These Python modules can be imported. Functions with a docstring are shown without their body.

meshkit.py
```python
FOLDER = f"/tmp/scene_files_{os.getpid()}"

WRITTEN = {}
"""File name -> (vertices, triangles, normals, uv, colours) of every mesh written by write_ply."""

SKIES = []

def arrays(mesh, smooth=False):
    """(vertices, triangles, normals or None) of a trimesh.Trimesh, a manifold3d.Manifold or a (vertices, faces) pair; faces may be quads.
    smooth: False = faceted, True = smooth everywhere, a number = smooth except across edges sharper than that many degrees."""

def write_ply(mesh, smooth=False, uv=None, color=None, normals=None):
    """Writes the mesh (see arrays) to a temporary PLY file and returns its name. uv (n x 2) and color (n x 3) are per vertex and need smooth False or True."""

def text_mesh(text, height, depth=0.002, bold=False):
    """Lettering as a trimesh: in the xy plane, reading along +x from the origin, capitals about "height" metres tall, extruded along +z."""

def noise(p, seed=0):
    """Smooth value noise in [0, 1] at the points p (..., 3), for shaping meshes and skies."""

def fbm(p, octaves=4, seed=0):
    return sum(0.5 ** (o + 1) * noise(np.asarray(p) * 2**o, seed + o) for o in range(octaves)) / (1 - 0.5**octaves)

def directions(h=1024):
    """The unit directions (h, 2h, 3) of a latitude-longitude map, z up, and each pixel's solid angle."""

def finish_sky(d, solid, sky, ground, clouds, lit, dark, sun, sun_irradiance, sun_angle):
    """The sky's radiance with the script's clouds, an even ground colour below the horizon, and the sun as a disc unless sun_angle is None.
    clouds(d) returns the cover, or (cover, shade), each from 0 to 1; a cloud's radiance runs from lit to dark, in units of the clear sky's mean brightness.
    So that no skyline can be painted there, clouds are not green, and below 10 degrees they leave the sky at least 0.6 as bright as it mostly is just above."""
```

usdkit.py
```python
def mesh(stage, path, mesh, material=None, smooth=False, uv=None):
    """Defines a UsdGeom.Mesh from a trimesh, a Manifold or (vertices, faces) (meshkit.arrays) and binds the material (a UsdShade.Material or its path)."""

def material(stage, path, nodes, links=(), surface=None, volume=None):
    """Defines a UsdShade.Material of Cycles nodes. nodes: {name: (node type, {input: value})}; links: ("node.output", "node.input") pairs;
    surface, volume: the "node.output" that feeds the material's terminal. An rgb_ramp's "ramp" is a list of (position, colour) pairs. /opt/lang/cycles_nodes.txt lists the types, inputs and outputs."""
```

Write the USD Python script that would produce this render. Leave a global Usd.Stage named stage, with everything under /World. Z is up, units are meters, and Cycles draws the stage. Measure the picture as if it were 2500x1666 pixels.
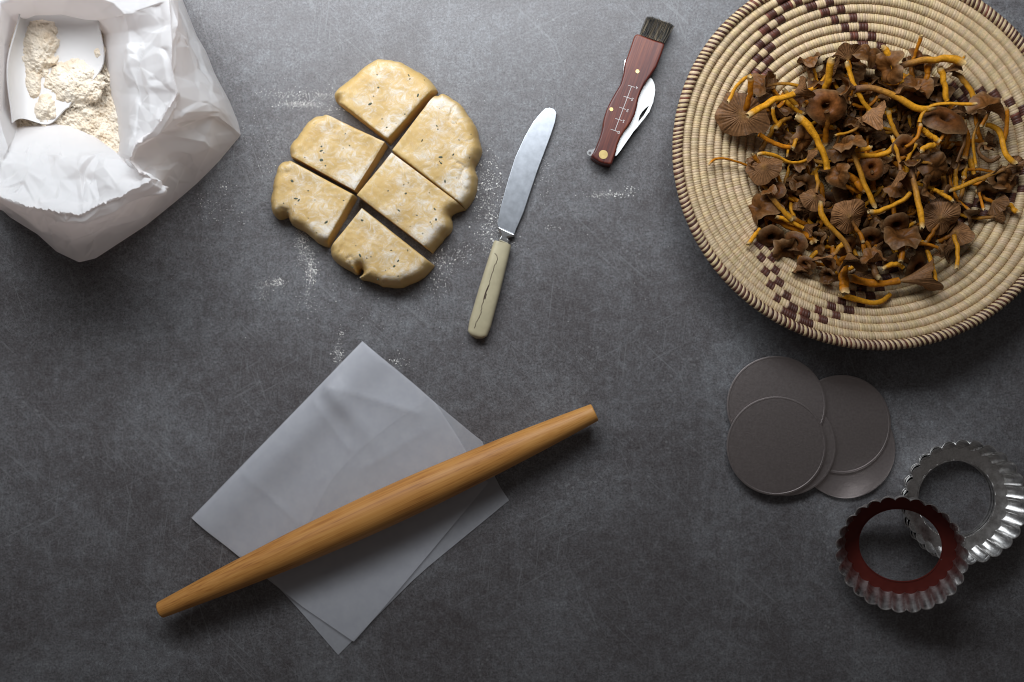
import math
import numpy as np
import trimesh
from scipy.interpolate import CubicSpline, LinearNDInterpolator
from scipy.spatial import Delaunay
from shapely.geometry import Polygon, Point, LineString, MultiPoint
from shapely import affinity
import shapely
import usdkit, meshkit
from meshkit import fbm, noise
from pxr import Usd, UsdGeom, UsdLux, UsdShade, Sdf, Gf, Vt

stage = Usd.Stage.CreateInMemory()
UsdGeom.SetStageUpAxis(stage, "Z")
UsdGeom.Xform.Define(stage, "/World")
UsdGeom.Scope.Define(stage, "/World/Looks")

# ------------------------------------------------------------------ camera: straight down on the table top
H = 1.10                     # lens height over the table
S = 1.08 / 2500              # metres on the table per unit of the 2500 x 1666 layout grid
cam = UsdGeom.Camera.Define(stage, "/World/camera")
cam.CreateHorizontalApertureAttr(36.0)
cam.CreateFocalLengthAttr(36.0 * H / 1.08)
cam.CreateFStopAttr(5.6)
cam.CreateFocusDistanceAttr(H - 0.022)
cam.CreateExposureAttr(0.0)
cam.AddTranslateOp().Set(Gf.Vec3d(0, 0, H))


def P(px, py, z=0.0):
    """A point z above the table on the layout grid (measured on the table plane through the lens)."""
    k = S * (H - z) / H
    return np.array([(px - 1250) * k, -(py - 833) * k, z])


# ------------------------------------------------------------------ light: one tall window beyond the top edge, a dim room
def rect(name, pos, target, w, h, power, color):
    L = UsdLux.RectLight.Define(stage, "/World/" + name)
    L.CreateWidthAttr(w); L.CreateHeightAttr(h); L.CreateIntensityAttr(power)
    L.CreateNormalizeAttr(True); L.CreateColorAttr(Gf.Vec3f(*color))
    m = Gf.Matrix4d().SetLookAt(Gf.Vec3d(*pos), Gf.Vec3d(*target), Gf.Vec3d(0, 0, 1)).GetInverse()
    L.AddTransformOp().Set(m)
    return L


rect("window_light", (-0.22, 0.76, 0.74), (-0.22, 0.93, 0.0), 1.10, 0.62, 7.5, (0.90, 0.95, 1.0))
dome = UsdLux.DomeLight.Define(stage, "/World/room_light")
room = usdkit.material(stage, "/World/Looks/room", {"b": ("background_shader", {"color": (1.0, 0.93, 0.90), "strength": 0.060})}, [], surface="b.background")
UsdShade.MaterialBindingAPI.Apply(dome.GetPrim()).Bind(room)

# ------------------------------------------------------------------ helpers
used = {}


def numbered(parent, name):
    k = used.get((parent, name), 0)
    used[(parent, name)] = k + 1
    return f"{parent}/{name}" + (f"_{k:03d}" if k else "")


def tag(prim, label=None, cat=None, group=None, kind=None):
    for k, v in (("label", label), ("category", cat), ("group", group), ("kind", kind)):
        if v:
            prim.SetCustomDataByKey(k, v)


ORG = {}


def thing(name, label, cat, loc=(0, 0, 0), group=None, kind=None):
    path = numbered("/World", name)
    x = UsdGeom.Xform.Define(stage, path)
    x.AddTranslateOp().Set(Gf.Vec3d(*map(float, loc)))
    ORG[path] = np.array(loc, float)
    tag(x.GetPrim(), label, cat, group, kind)
    return path


def obj(parent, name, mesh, mat, smooth=30, col=None, label=None, kind=None):
    """One mesh under a thing (or a part): vertices are given in scene coordinates."""
    root = "/".join(parent.split("/")[:3])
    o = ORG.get(root, np.zeros(3)) if parent != "/World" else np.zeros(3)
    path = numbered(parent, name)
    if hasattr(mesh, "to_mesh"):
        mm = mesh.to_mesh(); mesh = (mm.vert_properties[:, :3], mm.tri_verts)
    if isinstance(mesh, trimesh.Trimesh):
        mesh = (np.array(mesh.vertices), np.array(mesh.faces))
    v = np.asarray(mesh[0], float) - o
    m = usdkit.mesh(stage, path, (v, mesh[1]), mat, smooth=(True if col is not None and smooth else smooth))
    if col is not None:
        c = np.clip(np.asarray(col, np.float32), 0, 1)
        UsdGeom.PrimvarsAPI(m).CreatePrimvar("col", Sdf.ValueTypeNames.Color3fArray, "vertex").Set(Vt.Vec3fArray.FromNumpy(c))
    tag(m.GetPrim(), label, None, None, kind)
    return path


def M(name, nodes, links, surface="p.BSDF"):
    return usdkit.material(stage, "/World/Looks/" + name, nodes, links, surface=surface)


def grid_faces(n, m, wrap_u=False, wrap_v=False):
    a = n if wrap_u else n - 1
    b = m if wrap_v else m - 1
    i, j = np.meshgrid(np.arange(a), np.arange(b), indexing="ij")
    i2, j2 = (i + 1) % n, (j + 1) % m
    return np.stack([i * m + j, i2 * m + j, i2 * m + j2, i * m + j2], -1).reshape(-1, 4)


def tri(f):
    f = np.asarray(f)
    return np.vstack([f[:, [0, 1, 2]], f[:, [0, 2, 3]]]) if f.shape[1] == 4 else f


def join(parts):
    V, F, n = [], [], 0
    for v, f in parts:
        V.append(v); F.append(tri(f) + n); n += len(v)
    return np.vstack(V), np.vstack(F)


def sheet(poly, z0, z1):
    """Flat prism of a shapely polygon between two heights."""
    m = trimesh.creation.extrude_polygon(poly, z1 - z0, engine="earcut")
    m.apply_translation([0, 0, z0])
    return m


def bevelled(poly, z0, z1, b, steps=3, crown=0.0):
    """Prism of a polygon whose top edge is rounded by b."""
    rings = [(poly, z0)]
    parts = []
    prev = None
    pts = np.array(poly.exterior.coords)[:-1]
    n = max(40, int(poly.length / max(b, 0.0006)))
    n = min(n, 400)

    def ring(q):
        L = q.exterior
        if not L.is_ccw:
            L = shapely.LinearRing(list(L.coords)[::-1])
        # keep rings aligned: start at the point nearest to the base ring's start
        s = L.project(Point(pts[0]))
        return np.array([L.interpolate((s + t * L.length) % L.length).coords[0] for t in np.linspace(0, 1, n, endpoint=False)])
    prof = [(0, z0), (0, z1 - b)] + [(b * (1 - math.cos(a)), z1 - b + b * math.sin(a)) for a in np.linspace(0, math.pi / 2, steps + 1)[1:]]
    V, last = [], None
    for d, z in prof:
        q = poly if d == 0 else poly.buffer(-d, join_style=1)
        if q.geom_type != "Polygon":
            q = max(q.geoms, key=lambda g: g.area)
        r = ring(q)
        V.append(np.c_[r, np.full(n, z)])
        last = q
    m = len(V)
    VV = np.concatenate(V)
    f = grid_faces(m, n, wrap_v=True)[:, ::-1]
    body = (VV, tri(f)[:, ::-1])
    capm = sheet(Polygon(V[-1][:, :2]), 0, 1e-6)
    tv, tf = trimesh.creation.triangulate_polygon(Polygon(V[-1][:, :2]), engine="earcut")
    top = (np.c_[tv, np.full(len(tv), z1)], tf)
    mesh = trimesh.Trimesh(*join([body, top]), process=True)
    mesh.merge_vertices()
    trimesh.repair.fix_normals(mesh)
    return mesh


def spline(pts, n):
    p = np.asarray(pts, float)
    if len(p) == 2:
        return p[0] + (p[1] - p[0]) * np.linspace(0, 1, n)[:, None]
    d = np.r_[0, np.cumsum(np.linalg.norm(np.diff(p, axis=0), axis=1))]
    return CubicSpline(d / d[-1], p)(np.linspace(0, 1, n))


def tube(p, r, sides=10, caps=True, flat=None):
    """Swept tube; r per point; flat squeezes the section vertically."""
    p = np.asarray(p, float); n = len(p)
    r = np.broadcast_to(r, (n,))
    t = np.gradient(p, axis=0); t /= np.linalg.norm(t, axis=1, keepdims=True) + 1e-12
    up = np.array([0, 0, 1.0]) if abs(t[:, 2]).mean() < 0.8 else np.array([1.0, 0, 0])
    a = np.cross(t, up); a /= np.linalg.norm(a, axis=1, keepdims=True) + 1e-12
    b = np.cross(a, t)
    ang = np.arange(sides) * 2 * np.pi / sides
    rr = r[:, None] * np.ones(sides)
    v = p[:, None] + (rr * np.cos(ang))[..., None] * a[:, None] + (rr * np.sin(ang) * (flat or 1))[..., None] * b[:, None]
    v = v.reshape(-1, 3)
    f = tri(grid_faces(n, sides, wrap_v=True))
    if caps:
        v = np.vstack([v, p[0], p[-1]])
        k = np.arange(sides)
        f = np.vstack([f, np.c_[k, (k + 1) % sides, np.full(sides, n * sides)][:, ::-1] * 1,
                       np.c_[(n - 1) * sides + k, (n - 1) * sides + (k + 1) % sides, np.full(sides, n * sides + 1)]])
    return v, f


rng = np.random.default_rng(7)

# ------------------------------------------------------------------ materials
OC = ("texture_coordinate", {})
GEO = ("geometry", {})


def table_material():
    nodes = {
        "g": GEO,
        "big": ("noise_texture", {"scale": 6.5, "detail": 6.0, "roughness": 0.68, "distortion": 0.6}),
        "mid": ("noise_texture", {"scale": 95.0, "detail": 8.0, "roughness": 0.86}),
        "fine": ("noise_texture", {"scale": 430.0, "detail": 5.0, "roughness": 0.9}),
        "mx": ("mapping", {"scale": (38.0, 480.0, 1.0), "rotation": (0, 0, 0.14)}),
        "sx": ("noise_texture", {"scale": 1.0, "detail": 3.0, "roughness": 0.6}),
        "my": ("mapping", {"scale": (460.0, 34.0, 1.0), "rotation": (0, 0, -0.12)}),
        "sy": ("noise_texture", {"scale": 1.0, "detail": 3.0, "roughness": 0.6}),
        "r1": ("mapping", {"rotation": (0, 0, 0.75)}),
        "m1": ("mapping", {"scale": (11.0, 300.0, 1.0)}),
        "s1": ("noise_texture", {"scale": 1.0, "detail": 2.0, "roughness": 0.5, "distortion": 0.6}),
        "t1": ("rgb_ramp", {"ramp": [(0.0, (0, 0, 0)), (0.64, (0, 0, 0)), (0.68, (1, 1, 1)), (1, (1, 1, 1))]}),
        "r2": ("mapping", {"rotation": (0, 0, -0.5)}),
        "m2": ("mapping", {"scale": (9.0, 330.0, 1.0)}),
        "s2": ("noise_texture", {"scale": 1.0, "detail": 2.0, "roughness": 0.5, "distortion": 0.7}),
        "t2": ("rgb_ramp", {"ramp": [(0.0, (0, 0, 0)), (0.65, (0, 0, 0)), (0.69, (1, 1, 1)), (1, (1, 1, 1))]}),
        "m_sm2": ("mapping", {"location": (3.1, 1.7, 0.4)}),
        "r3": ("mapping", {"rotation": (0, 0, 1.25)}), "m3": ("mapping", {"scale": (13.0, 360.0, 1.0)}), "s3": ("noise_texture", {"scale": 1.0, "detail": 2.0, "roughness": 0.5, "distortion": 0.5}),
        "r4": ("mapping", {"rotation": (0, 0, -1.45)}), "m4": ("mapping", {"scale": (10.0, 380.0, 1.0)}), "s4": ("noise_texture", {"scale": 1.0, "detail": 2.0, "roughness": 0.5, "distortion": 0.4}),
        "t3": ("rgb_ramp", {"ramp": [(0.0, (0, 0, 0)), (0.64, (0, 0, 0)), (0.69, (1, 1, 1)), (1, (1, 1, 1))]}), "t4": ("rgb_ramp", {"ramp": [(0.0, (0, 0, 0)), (0.64, (0, 0, 0)), (0.69, (1, 1, 1)), (1, (1, 1, 1))]}),
        "q1": ("math", {"math_type": "maximum"}), "q2": ("math", {"math_type": "maximum"}),
        "vs": ("voronoi_texture", {"scale": 150.0, "randomness": 1.0}),
        "vt": ("rgb_ramp", {"ramp": [(0.0, (1, 1, 1)), (0.16, (0.7, 0.7, 0.7)), (0.27, (0, 0, 0)), (1, (0, 0, 0))]}),
        "vm": ("noise_texture", {"scale": 17.0, "detail": 2.0}),
        "vmt": ("rgb_ramp", {"ramp": [(0.0, (0, 0, 0)), (0.52, (0, 0, 0)), (0.66, (1, 1, 1)), (1, (1, 1, 1))]}),
        "c0": ("rgb_ramp", {"ramp": [(0.0, (0.043, 0.034, 0.034)), (0.38, (0.078, 0.067, 0.067)), (0.50, (0.126, 0.119, 0.123)), (0.62, (0.20, 0.203, 0.213)), (1.0, (0.34, 0.345, 0.36))]}),
        "a1": ("math", {"math_type": "multiply_add", "value2": 0.42, "value3": 0.0}),
        "a2": ("math", {"math_type": "multiply_add", "value2": 0.58}),
        "d1": ("mix", {"mix_type": "overlay", "fac": 1.0}),
        "d2": ("mix", {"mix_type": "overlay", "fac": 0.10}),
        "d3": ("mix", {"mix_type": "overlay", "fac": 0.16}),
        "l1": ("mix", {"mix_type": "mix", "color2": (0.27, 0.275, 0.28)}),
        "l2": ("mix", {"mix_type": "mix", "color2": (0.27, 0.275, 0.28)}),
        "l3": ("mix", {"mix_type": "mix", "color2": (0.30, 0.30, 0.30)}),
        "w1": ("math", {"math_type": "multiply"}), "sm": ("noise_texture", {"scale": 9.0, "detail": 3.0}), "smr": ("map_range", {"from_min": 0.42, "from_max": 0.66, "to_min": 0.02, "to_max": 0.38, "clamp": True}), "sm2": ("noise_texture", {"scale": 7.0, "detail": 3.0}), "smr2": ("map_range", {"from_min": 0.44, "from_max": 0.66, "to_min": 0.02, "to_max": 0.38, "clamp": True}),
        "w2": ("math", {"math_type": "multiply"}),
        "w3": ("math", {"math_type": "multiply"}),
        "w3b": ("math", {"math_type": "multiply", "value2": 0.55}),
        "rr": ("map_range", {"from_min": 0.2, "from_max": 0.8, "to_min": 0.34, "to_max": 0.52}),
        "b": ("bump", {"strength": 0.25, "distance": 0.0006}),
        "p": ("principled_bsdf", {"specular_ior_level": 0.5}),
    }
    links = [("g.position", f"{n}.vector") for n in ("big", "mid", "fine", "mx", "my", "r1", "r2", "r3", "r4", "vs", "vm", "sm", "m_sm2")] + [
        ("m_sm2.vector", "sm2.vector"), ("mx.vector", "sx.vector"), ("my.vector", "sy.vector"), ("r1.vector", "m1.vector"), ("m1.vector", "s1.vector"),
        ("r2.vector", "m2.vector"), ("m2.vector", "s2.vector"), ("s1.fac", "t1.fac"), ("s2.fac", "t2.fac"),
        ("vs.distance", "vt.fac"), ("vm.fac", "vmt.fac"),
        ("big.fac", "a1.value1"), ("a1.value", "a2.value3"), ("mid.fac", "a2.value1"), ("a2.value", "c0.fac"),
        ("c0.color", "d1.color1"), ("fine.color", "d1.color2"),
        ("d1.color", "d2.color1"), ("sx.fac", "d2.color2"), ("d2.color", "d3.color1"), ("sy.fac", "d3.color2"),
        ("d3.color", "l1.color1"), ("r3.vector", "m3.vector"), ("m3.vector", "s3.vector"), ("s3.fac", "t3.fac"), ("r4.vector", "m4.vector"), ("m4.vector", "s4.vector"), ("s4.fac", "t4.fac"),
        ("t1.color", "q1.value1"), ("t3.color", "q1.value2"), ("t2.color", "q2.value1"), ("t4.color", "q2.value2"), ("sm.fac", "smr.value"), ("sm2.fac", "smr2.value"), ("smr.result", "w1.value2"), ("smr2.result", "w2.value2"), ("q1.value", "w1.value1"), ("w1.value", "l1.fac"),
        ("l1.color", "l2.color1"), ("q2.value", "w2.value1"), ("w2.value", "l2.fac"),
        ("l2.color", "l3.color1"), ("vt.color", "w3.value1"), ("vmt.color", "w3.value2"), ("w3.value", "w3b.value1"), ("w3b.value", "l3.fac"),
        ("l3.color", "p.base_color"), ("mid.fac", "rr.value"), ("rr.result", "p.roughness"), ("fine.fac", "b.height"), ("b.normal", "p.normal")]
    # grey the coloured noise used for fine grain
    nodes["fg"] = ("rgb_to_bw", {})
    links = [("fc.result", "d1.color2") if l == ("fine.color", "d1.color2") else l for l in links]
    del nodes["fg"]
    nodes["fc"] = ("map_range", {"from_min": 0.30, "from_max": 0.70, "to_min": 0.08, "to_max": 0.92, "clamp": True})
    links.append(("fine.fac", "fc.value"))
    return M("table_top", nodes, links)


def wood(name, ang, ramp, along=6.0, across=260.0, rough=0.42, coat=0.0):
    return M(name, {
        "t": OC, "r": ("mapping", {"rotation": (0, 0, -ang)}), "m": ("mapping", {"scale": (along, across, across)}),
        "n": ("noise_texture", {"scale": 1.0, "detail": 5.0, "roughness": 0.62, "distortion": 0.12}),
        "m2": ("mapping", {"scale": (along * 12, across * 4, across * 4)}),
        "n2": ("noise_texture", {"scale": 1.0, "detail": 3.0}),
        "big": ("noise_texture", {"scale": 16.0, "detail": 3.0}),
        "x": ("math", {"math_type": "multiply_add", "value2": 0.3}),
        "x0": ("math", {"math_type": "multiply", "value2": 0.62}),
        "x2": ("math", {"math_type": "multiply_add", "value2": 0.12}),
        "c": ("rgb_ramp", {"ramp": ramp}), "b": ("bump", {"strength": 0.25, "distance": 0.0003}),
        "p": ("principled_bsdf", {"roughness": rough, "coat_weight": coat, "coat_roughness": 0.3})},
        [("t.object", "r.vector"), ("r.vector", "m.vector"), ("m.vector", "n.vector"), ("r.vector", "m2.vector"), ("m2.vector", "n2.vector"), ("t.object", "big.vector"),
         ("n.fac", "x0.value1"), ("x0.value", "x.value3"), ("big.fac", "x.value1"), ("x.value", "x2.value3"), ("n2.fac", "x2.value1"),
         ("x2.value", "c.fac"), ("c.color", "p.base_color"), ("n.fac", "b.height"), ("b.normal", "p.normal")])


def plain(name, color, rough=0.5, metal=0.0, nscale=60.0, amt=0.25, bump=0.0, bscale=200.0, spec=0.5, rvar=0.0, **kw):
    c = np.array(color)
    nodes = {"t": OC, "n": ("noise_texture", {"scale": nscale, "detail": 5.0, "roughness": 0.6}),
             "c": ("rgb_ramp", {"ramp": [(0.25, tuple(c * (1 - amt))), (0.75, tuple(np.minimum(c * (1 + amt), 0.95)))]}),
             "p": ("principled_bsdf", {"roughness": rough, "metallic": metal, "specular_ior_level": spec, **kw})}
    links = [("t.object", "n.vector"), ("n.fac", "c.fac"), ("c.color", "p.base_color")]
    if rvar:
        nodes["rv"] = ("map_range", {"from_min": 0.3, "from_max": 0.7, "to_min": rough - rvar, "to_max": rough + rvar})
        links += [("n.fac", "rv.value"), ("rv.result", "p.roughness")]
    if bump:
        nodes["n2"] = ("noise_texture", {"scale": bscale, "detail": 4.0, "roughness": 0.6})
        nodes["b"] = ("bump", {"strength": bump, "distance": 0.001})
        links += [("t.object", "n2.vector"), ("n2.fac", "b.height"), ("b.normal", "p.normal")]
    return M(name, nodes, links)


def vcol(name, rough=0.55, nscale=300.0, amt=0.35, bump=0.2, bscale=500.0, spec=0.4, **kw):
    """Colour from the mesh's own col primvar, broken up by noise."""
    return M(name, {
        "a": ("attribute", {"attribute": "col"}), "t": OC, "n": ("noise_texture", {"scale": nscale, "detail": 4.0, "roughness": 0.65}),
        "r": ("rgb_ramp", {"ramp": [(0.25, (1 - amt,) * 3), (0.75, (1 + amt,) * 3)]}),
        "m": ("mix", {"mix_type": "multiply", "fac": 1.0}),
        "n2": ("noise_texture", {"scale": bscale, "detail": 3.0}), "b": ("bump", {"strength": bump, "distance": 0.0006}),
        "p": ("principled_bsdf", {"roughness": rough, "specular_ior_level": spec, **kw})},
        [("a.color", "m.color1"), ("t.object", "n.vector"), ("t.object", "n2.vector"), ("n.fac", "r.fac"), ("r.color", "m.color2"),
         ("m.color", "p.base_color"), ("n2.fac", "b.height"), ("b.normal", "p.normal")])


PIN_ANG = math.atan2(910, 2000)
KN_ANG = math.atan2(1322 - 290, 270 - 700)
MAT = dict(
    table=table_material(),
    pin=wood("pin_wood", PIN_ANG, [(0.36, (0.33, 0.120, 0.022)), (0.46, (0.52, 0.222, 0.050)), (0.54, (0.59, 0.270, 0.066)), (0.68, (0.66, 0.335, 0.095))], along=2.2, across=560.0, rough=0.52),
    rosewood=wood("rosewood", math.radians(70.5), [(0.34, (0.030, 0.006, 0.005)), (0.45, (0.085, 0.016, 0.012)), (0.55, (0.14, 0.030, 0.018)), (0.7, (0.24, 0.066, 0.030))], along=12.0, across=420.0, rough=0.42),
    steel=plain("tinned_steel", (0.74, 0.73, 0.72), rough=0.32, metal=1.0, nscale=110, amt=0.16, bump=0.05, bscale=300, rvar=0.08),
    red_reflection=plain("flange_red_reflection", (0.11, 0.016, 0.011), rough=0.55, metal=0.0, nscale=90, amt=0.15, spec=0.2),  # bare metal flange; the red colour paints in a reflection of something red
    disc=plain("disc_steel", (0.40, 0.35, 0.34), rough=0.44, metal=1.0, nscale=420, amt=0.10, bump=0.12, bscale=900, rvar=0.02),
    blade=plain("blade_steel", (0.43, 0.45, 0.485), rough=0.36, metal=1.0, nscale=150, amt=0.06, rvar=0.02),
    bright=plain("polished_steel", (0.78, 0.78, 0.78), rough=0.24, metal=1.0, nscale=60, amt=0.06),
    satin=plain("satin_steel", (0.86, 0.86, 0.85), rough=0.45, metal=0.75, nscale=60, amt=0.04),
    brass=plain("brass", (0.62, 0.46, 0.20), rough=0.36, metal=1.0, nscale=200, amt=0.15),
    ivory=plain("bone_handle", (0.50, 0.44, 0.29), rough=0.38, nscale=40, amt=0.18, spec=0.5),
    crack=plain("dark_crack", (0.055, 0.030, 0.022), rough=0.8),
    ink=plain("white_ink", (0.62, 0.58, 0.56), rough=0.7),
    dark=plain("dark_hole", (0.02, 0.018, 0.017), rough=0.8),
    scoop=plain("white_plastic", (0.66, 0.64, 0.63), rough=0.42, nscale=20, amt=0.04),
    stitch=vcol("palm_stitch", rough=0.5, nscale=420, amt=0.22, bump=0.25, bscale=900),
    mush=vcol("mushroom_flesh", rough=0.46, nscale=330, amt=0.42, bump=0.35, bscale=700, spec=0.16),
    core=plain("coil_core", (0.10, 0.062, 0.035), rough=0.8),  # dark brown paints in the shadow between the stitches
    bristle=vcol("bristle", rough=0.5, nscale=300, amt=0.3),
    herb=plain("herb", (0.085, 0.095, 0.062), rough=0.7, nscale=400, amt=0.5),
)


def flour_material():
    return M("flour", {"t": OC, "n": ("noise_texture", {"scale": 60.0, "detail": 5.0, "roughness": 0.6}),
                       "n3": ("noise_texture", {"scale": 330.0, "detail": 5.0, "roughness": 0.7}),
                       "c": ("rgb_ramp", {"ramp": [(0.25, (0.64, 0.50, 0.35)), (0.5, (0.76, 0.66, 0.53)), (0.75, (0.80, 0.72, 0.61))]}),
                       "b": ("bump", {"strength": 0.8, "distance": 0.0015}), "p": ("principled_bsdf", {"roughness": 0.95, "specular_ior_level": 0.05})},
             [("t.object", "n.vector"), ("t.object", "n3.vector"), ("n.fac", "c.fac"), ("c.color", "p.base_color"), ("n3.fac", "b.height"), ("b.normal", "p.normal")])


def dough_material():
    """Yellow dough, a little see-through, with floury smears on top and small dark herb specks."""
    return M("dough", {
        "t": OC, "g": GEO, "sn": ("separate_xyz", {}),
        "n": ("noise_texture", {"scale": 38.0, "detail": 4.0, "roughness": 0.55}),
        "c": ("rgb_ramp", {"ramp": [(0.25, (0.55, 0.355, 0.125)), (0.5, (0.60, 0.403, 0.155)), (0.75, (0.65, 0.455, 0.19))]}),
        "f": ("noise_texture", {"scale": 85.0, "detail": 9.0, "roughness": 0.84, "distortion": 1.0}),
        "fb": ("noise_texture", {"scale": 15.0, "detail": 2.0, "roughness": 0.5}),
        "fa": ("math", {"math_type": "multiply_add", "value2": 0.75}), "fs": ("math", {"math_type": "multiply", "value2": 0.55}),
        "ft": ("rgb_ramp", {"ramp": [(0.0, (0, 0, 0)), (0.59, (0.03, 0.03, 0.03)), (0.655, (0.24, 0.24, 0.24)), (0.73, (0.70, 0.70, 0.70)), (0.86, (0.92, 0.92, 0.92))]}),
        "up": ("map_range", {"from_min": 0.45, "from_max": 0.9, "to_min": 0.0, "to_max": 1.0, "clamp": True}),
        "fm": ("math", {"math_type": "multiply"}),
        "mx": ("mix", {"color2": (0.80, 0.77, 0.73)}),
        "v": ("voronoi_texture", {"scale": 150.0}), "vt": ("rgb_ramp", {"ramp": [(0.0, (1, 1, 1)), (0.10, (1, 1, 1)), (0.16, (0, 0, 0)), (1, (0, 0, 0))]}),
        "vn": ("noise_texture", {"scale": 70.0}), "vnt": ("rgb_ramp", {"ramp": [(0.0, (0, 0, 0)), (0.57, (0, 0, 0)), (0.62, (0.85, 0.85, 0.85)), (1, (0.85, 0.85, 0.85))]}),
        "vm": ("math", {"math_type": "multiply"}), "m2": ("mix", {"color2": (0.09, 0.08, 0.04)}),
        "bn": ("noise_texture", {"scale": 210.0, "detail": 5.0, "roughness": 0.65}), "b": ("bump", {"strength": 0.32, "distance": 0.0012}),
        "rr": ("mix_float", {"a": 0.42, "b": 0.85}),
        "p": ("principled_bsdf", {"specular_ior_level": 0.22, "subsurface_weight": 0.06, "subsurface_scale": 0.006, "subsurface_radius": (1.0, 0.6, 0.25)})},
        [(f"t.object", f"{x}.vector") for x in ("n", "f", "fb", "v", "vn", "bn")] + [
            ("g.normal", "sn.vector"), ("sn.z", "up.value"), ("n.fac", "c.fac"), ("fb.fac", "fs.value1"), ("f.fac", "fa.value1"), ("fs.value", "fa.value3"), ("fa.value", "ft.fac"),
            ("ft.color", "fm.value1"), ("up.result", "fm.value2"), ("fm.value", "mx.fac"), ("c.color", "mx.color1"),
            ("v.distance", "vt.fac"), ("vn.fac", "vnt.fac"), ("vt.color", "vm.value1"), ("vnt.color", "vm.value2"), ("vm.value", "m2.fac"), ("mx.color", "m2.color1"),
            ("m2.color", "p.base_color"), ("fm.value", "rr.fac"), ("rr.result", "p.roughness"), ("bn.fac", "b.height"), ("b.normal", "p.normal")])


def parchment_material():
    return M("parchment", {
        "t": OC, "n": ("noise_texture", {"scale": 90.0, "detail": 9.0, "roughness": 0.88}),
        "c": ("rgb_ramp", {"ramp": [(0.30, (0.70, 0.71, 0.78)), (0.70, (0.90, 0.91, 0.95))]}),
        "n2": ("noise_texture", {"scale": 26.0, "detail": 6.0, "roughness": 0.6}), "b": ("bump", {"strength": 0.22, "distance": 0.002}),
        "d": ("principled_bsdf", {"roughness": 0.46, "specular_ior_level": 0.5}), "tr": ("translucent_bsdf", {"color": (0.72, 0.70, 0.70)}),
        "tp": ("transparent_bsdf", {"color": (0.92, 0.92, 0.92)}), "m1": ("mix_closure", {"fac": 0.25}), "m2": ("mix_closure", {"fac": 0.46})},
        [("t.object", "n.vector"), ("t.object", "n2.vector"), ("n.fac", "c.fac"), ("c.color", "d.base_color"), ("n2.fac", "b.height"), ("b.normal", "d.normal"),
         ("d.BSDF", "m1.closure1"), ("tr.BSDF", "m1.closure2"), ("m1.closure", "m2.closure1"), ("tp.BSDF", "m2.closure2")], surface="m2.closure")


def bag_material():
    return M("bag_paper", {
        "t": OC, "n": ("noise_texture", {"scale": 45.0, "detail": 5.0, "roughness": 0.6}),
        "c": ("rgb_ramp", {"ramp": [(0.25, (0.88, 0.88, 0.885)), (0.75, (0.92, 0.92, 0.925))]}),
        "n2": ("noise_texture", {"scale": 130.0, "detail": 5.0, "roughness": 0.6}), "b": ("bump", {"strength": 0.16, "distance": 0.001}),
        "d": ("principled_bsdf", {"roughness": 0.6, "specular_ior_level": 0.25}), "tr": ("translucent_bsdf", {"color": (0.90, 0.82, 0.79)}), "m": ("mix_closure", {"fac": 0.44})},
        [("t.object", "n.vector"), ("t.object", "n2.vector"), ("n.fac", "c.fac"), ("c.color", "d.base_color"), ("n2.fac", "b.height"), ("b.normal", "d.normal"),
         ("d.BSDF", "m.closure1"), ("tr.BSDF", "m.closure2")], surface="m.closure")


MAT.update(paper=bag_material(), flour=flour_material(), dough=dough_material(), parchment=parchment_material())

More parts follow.
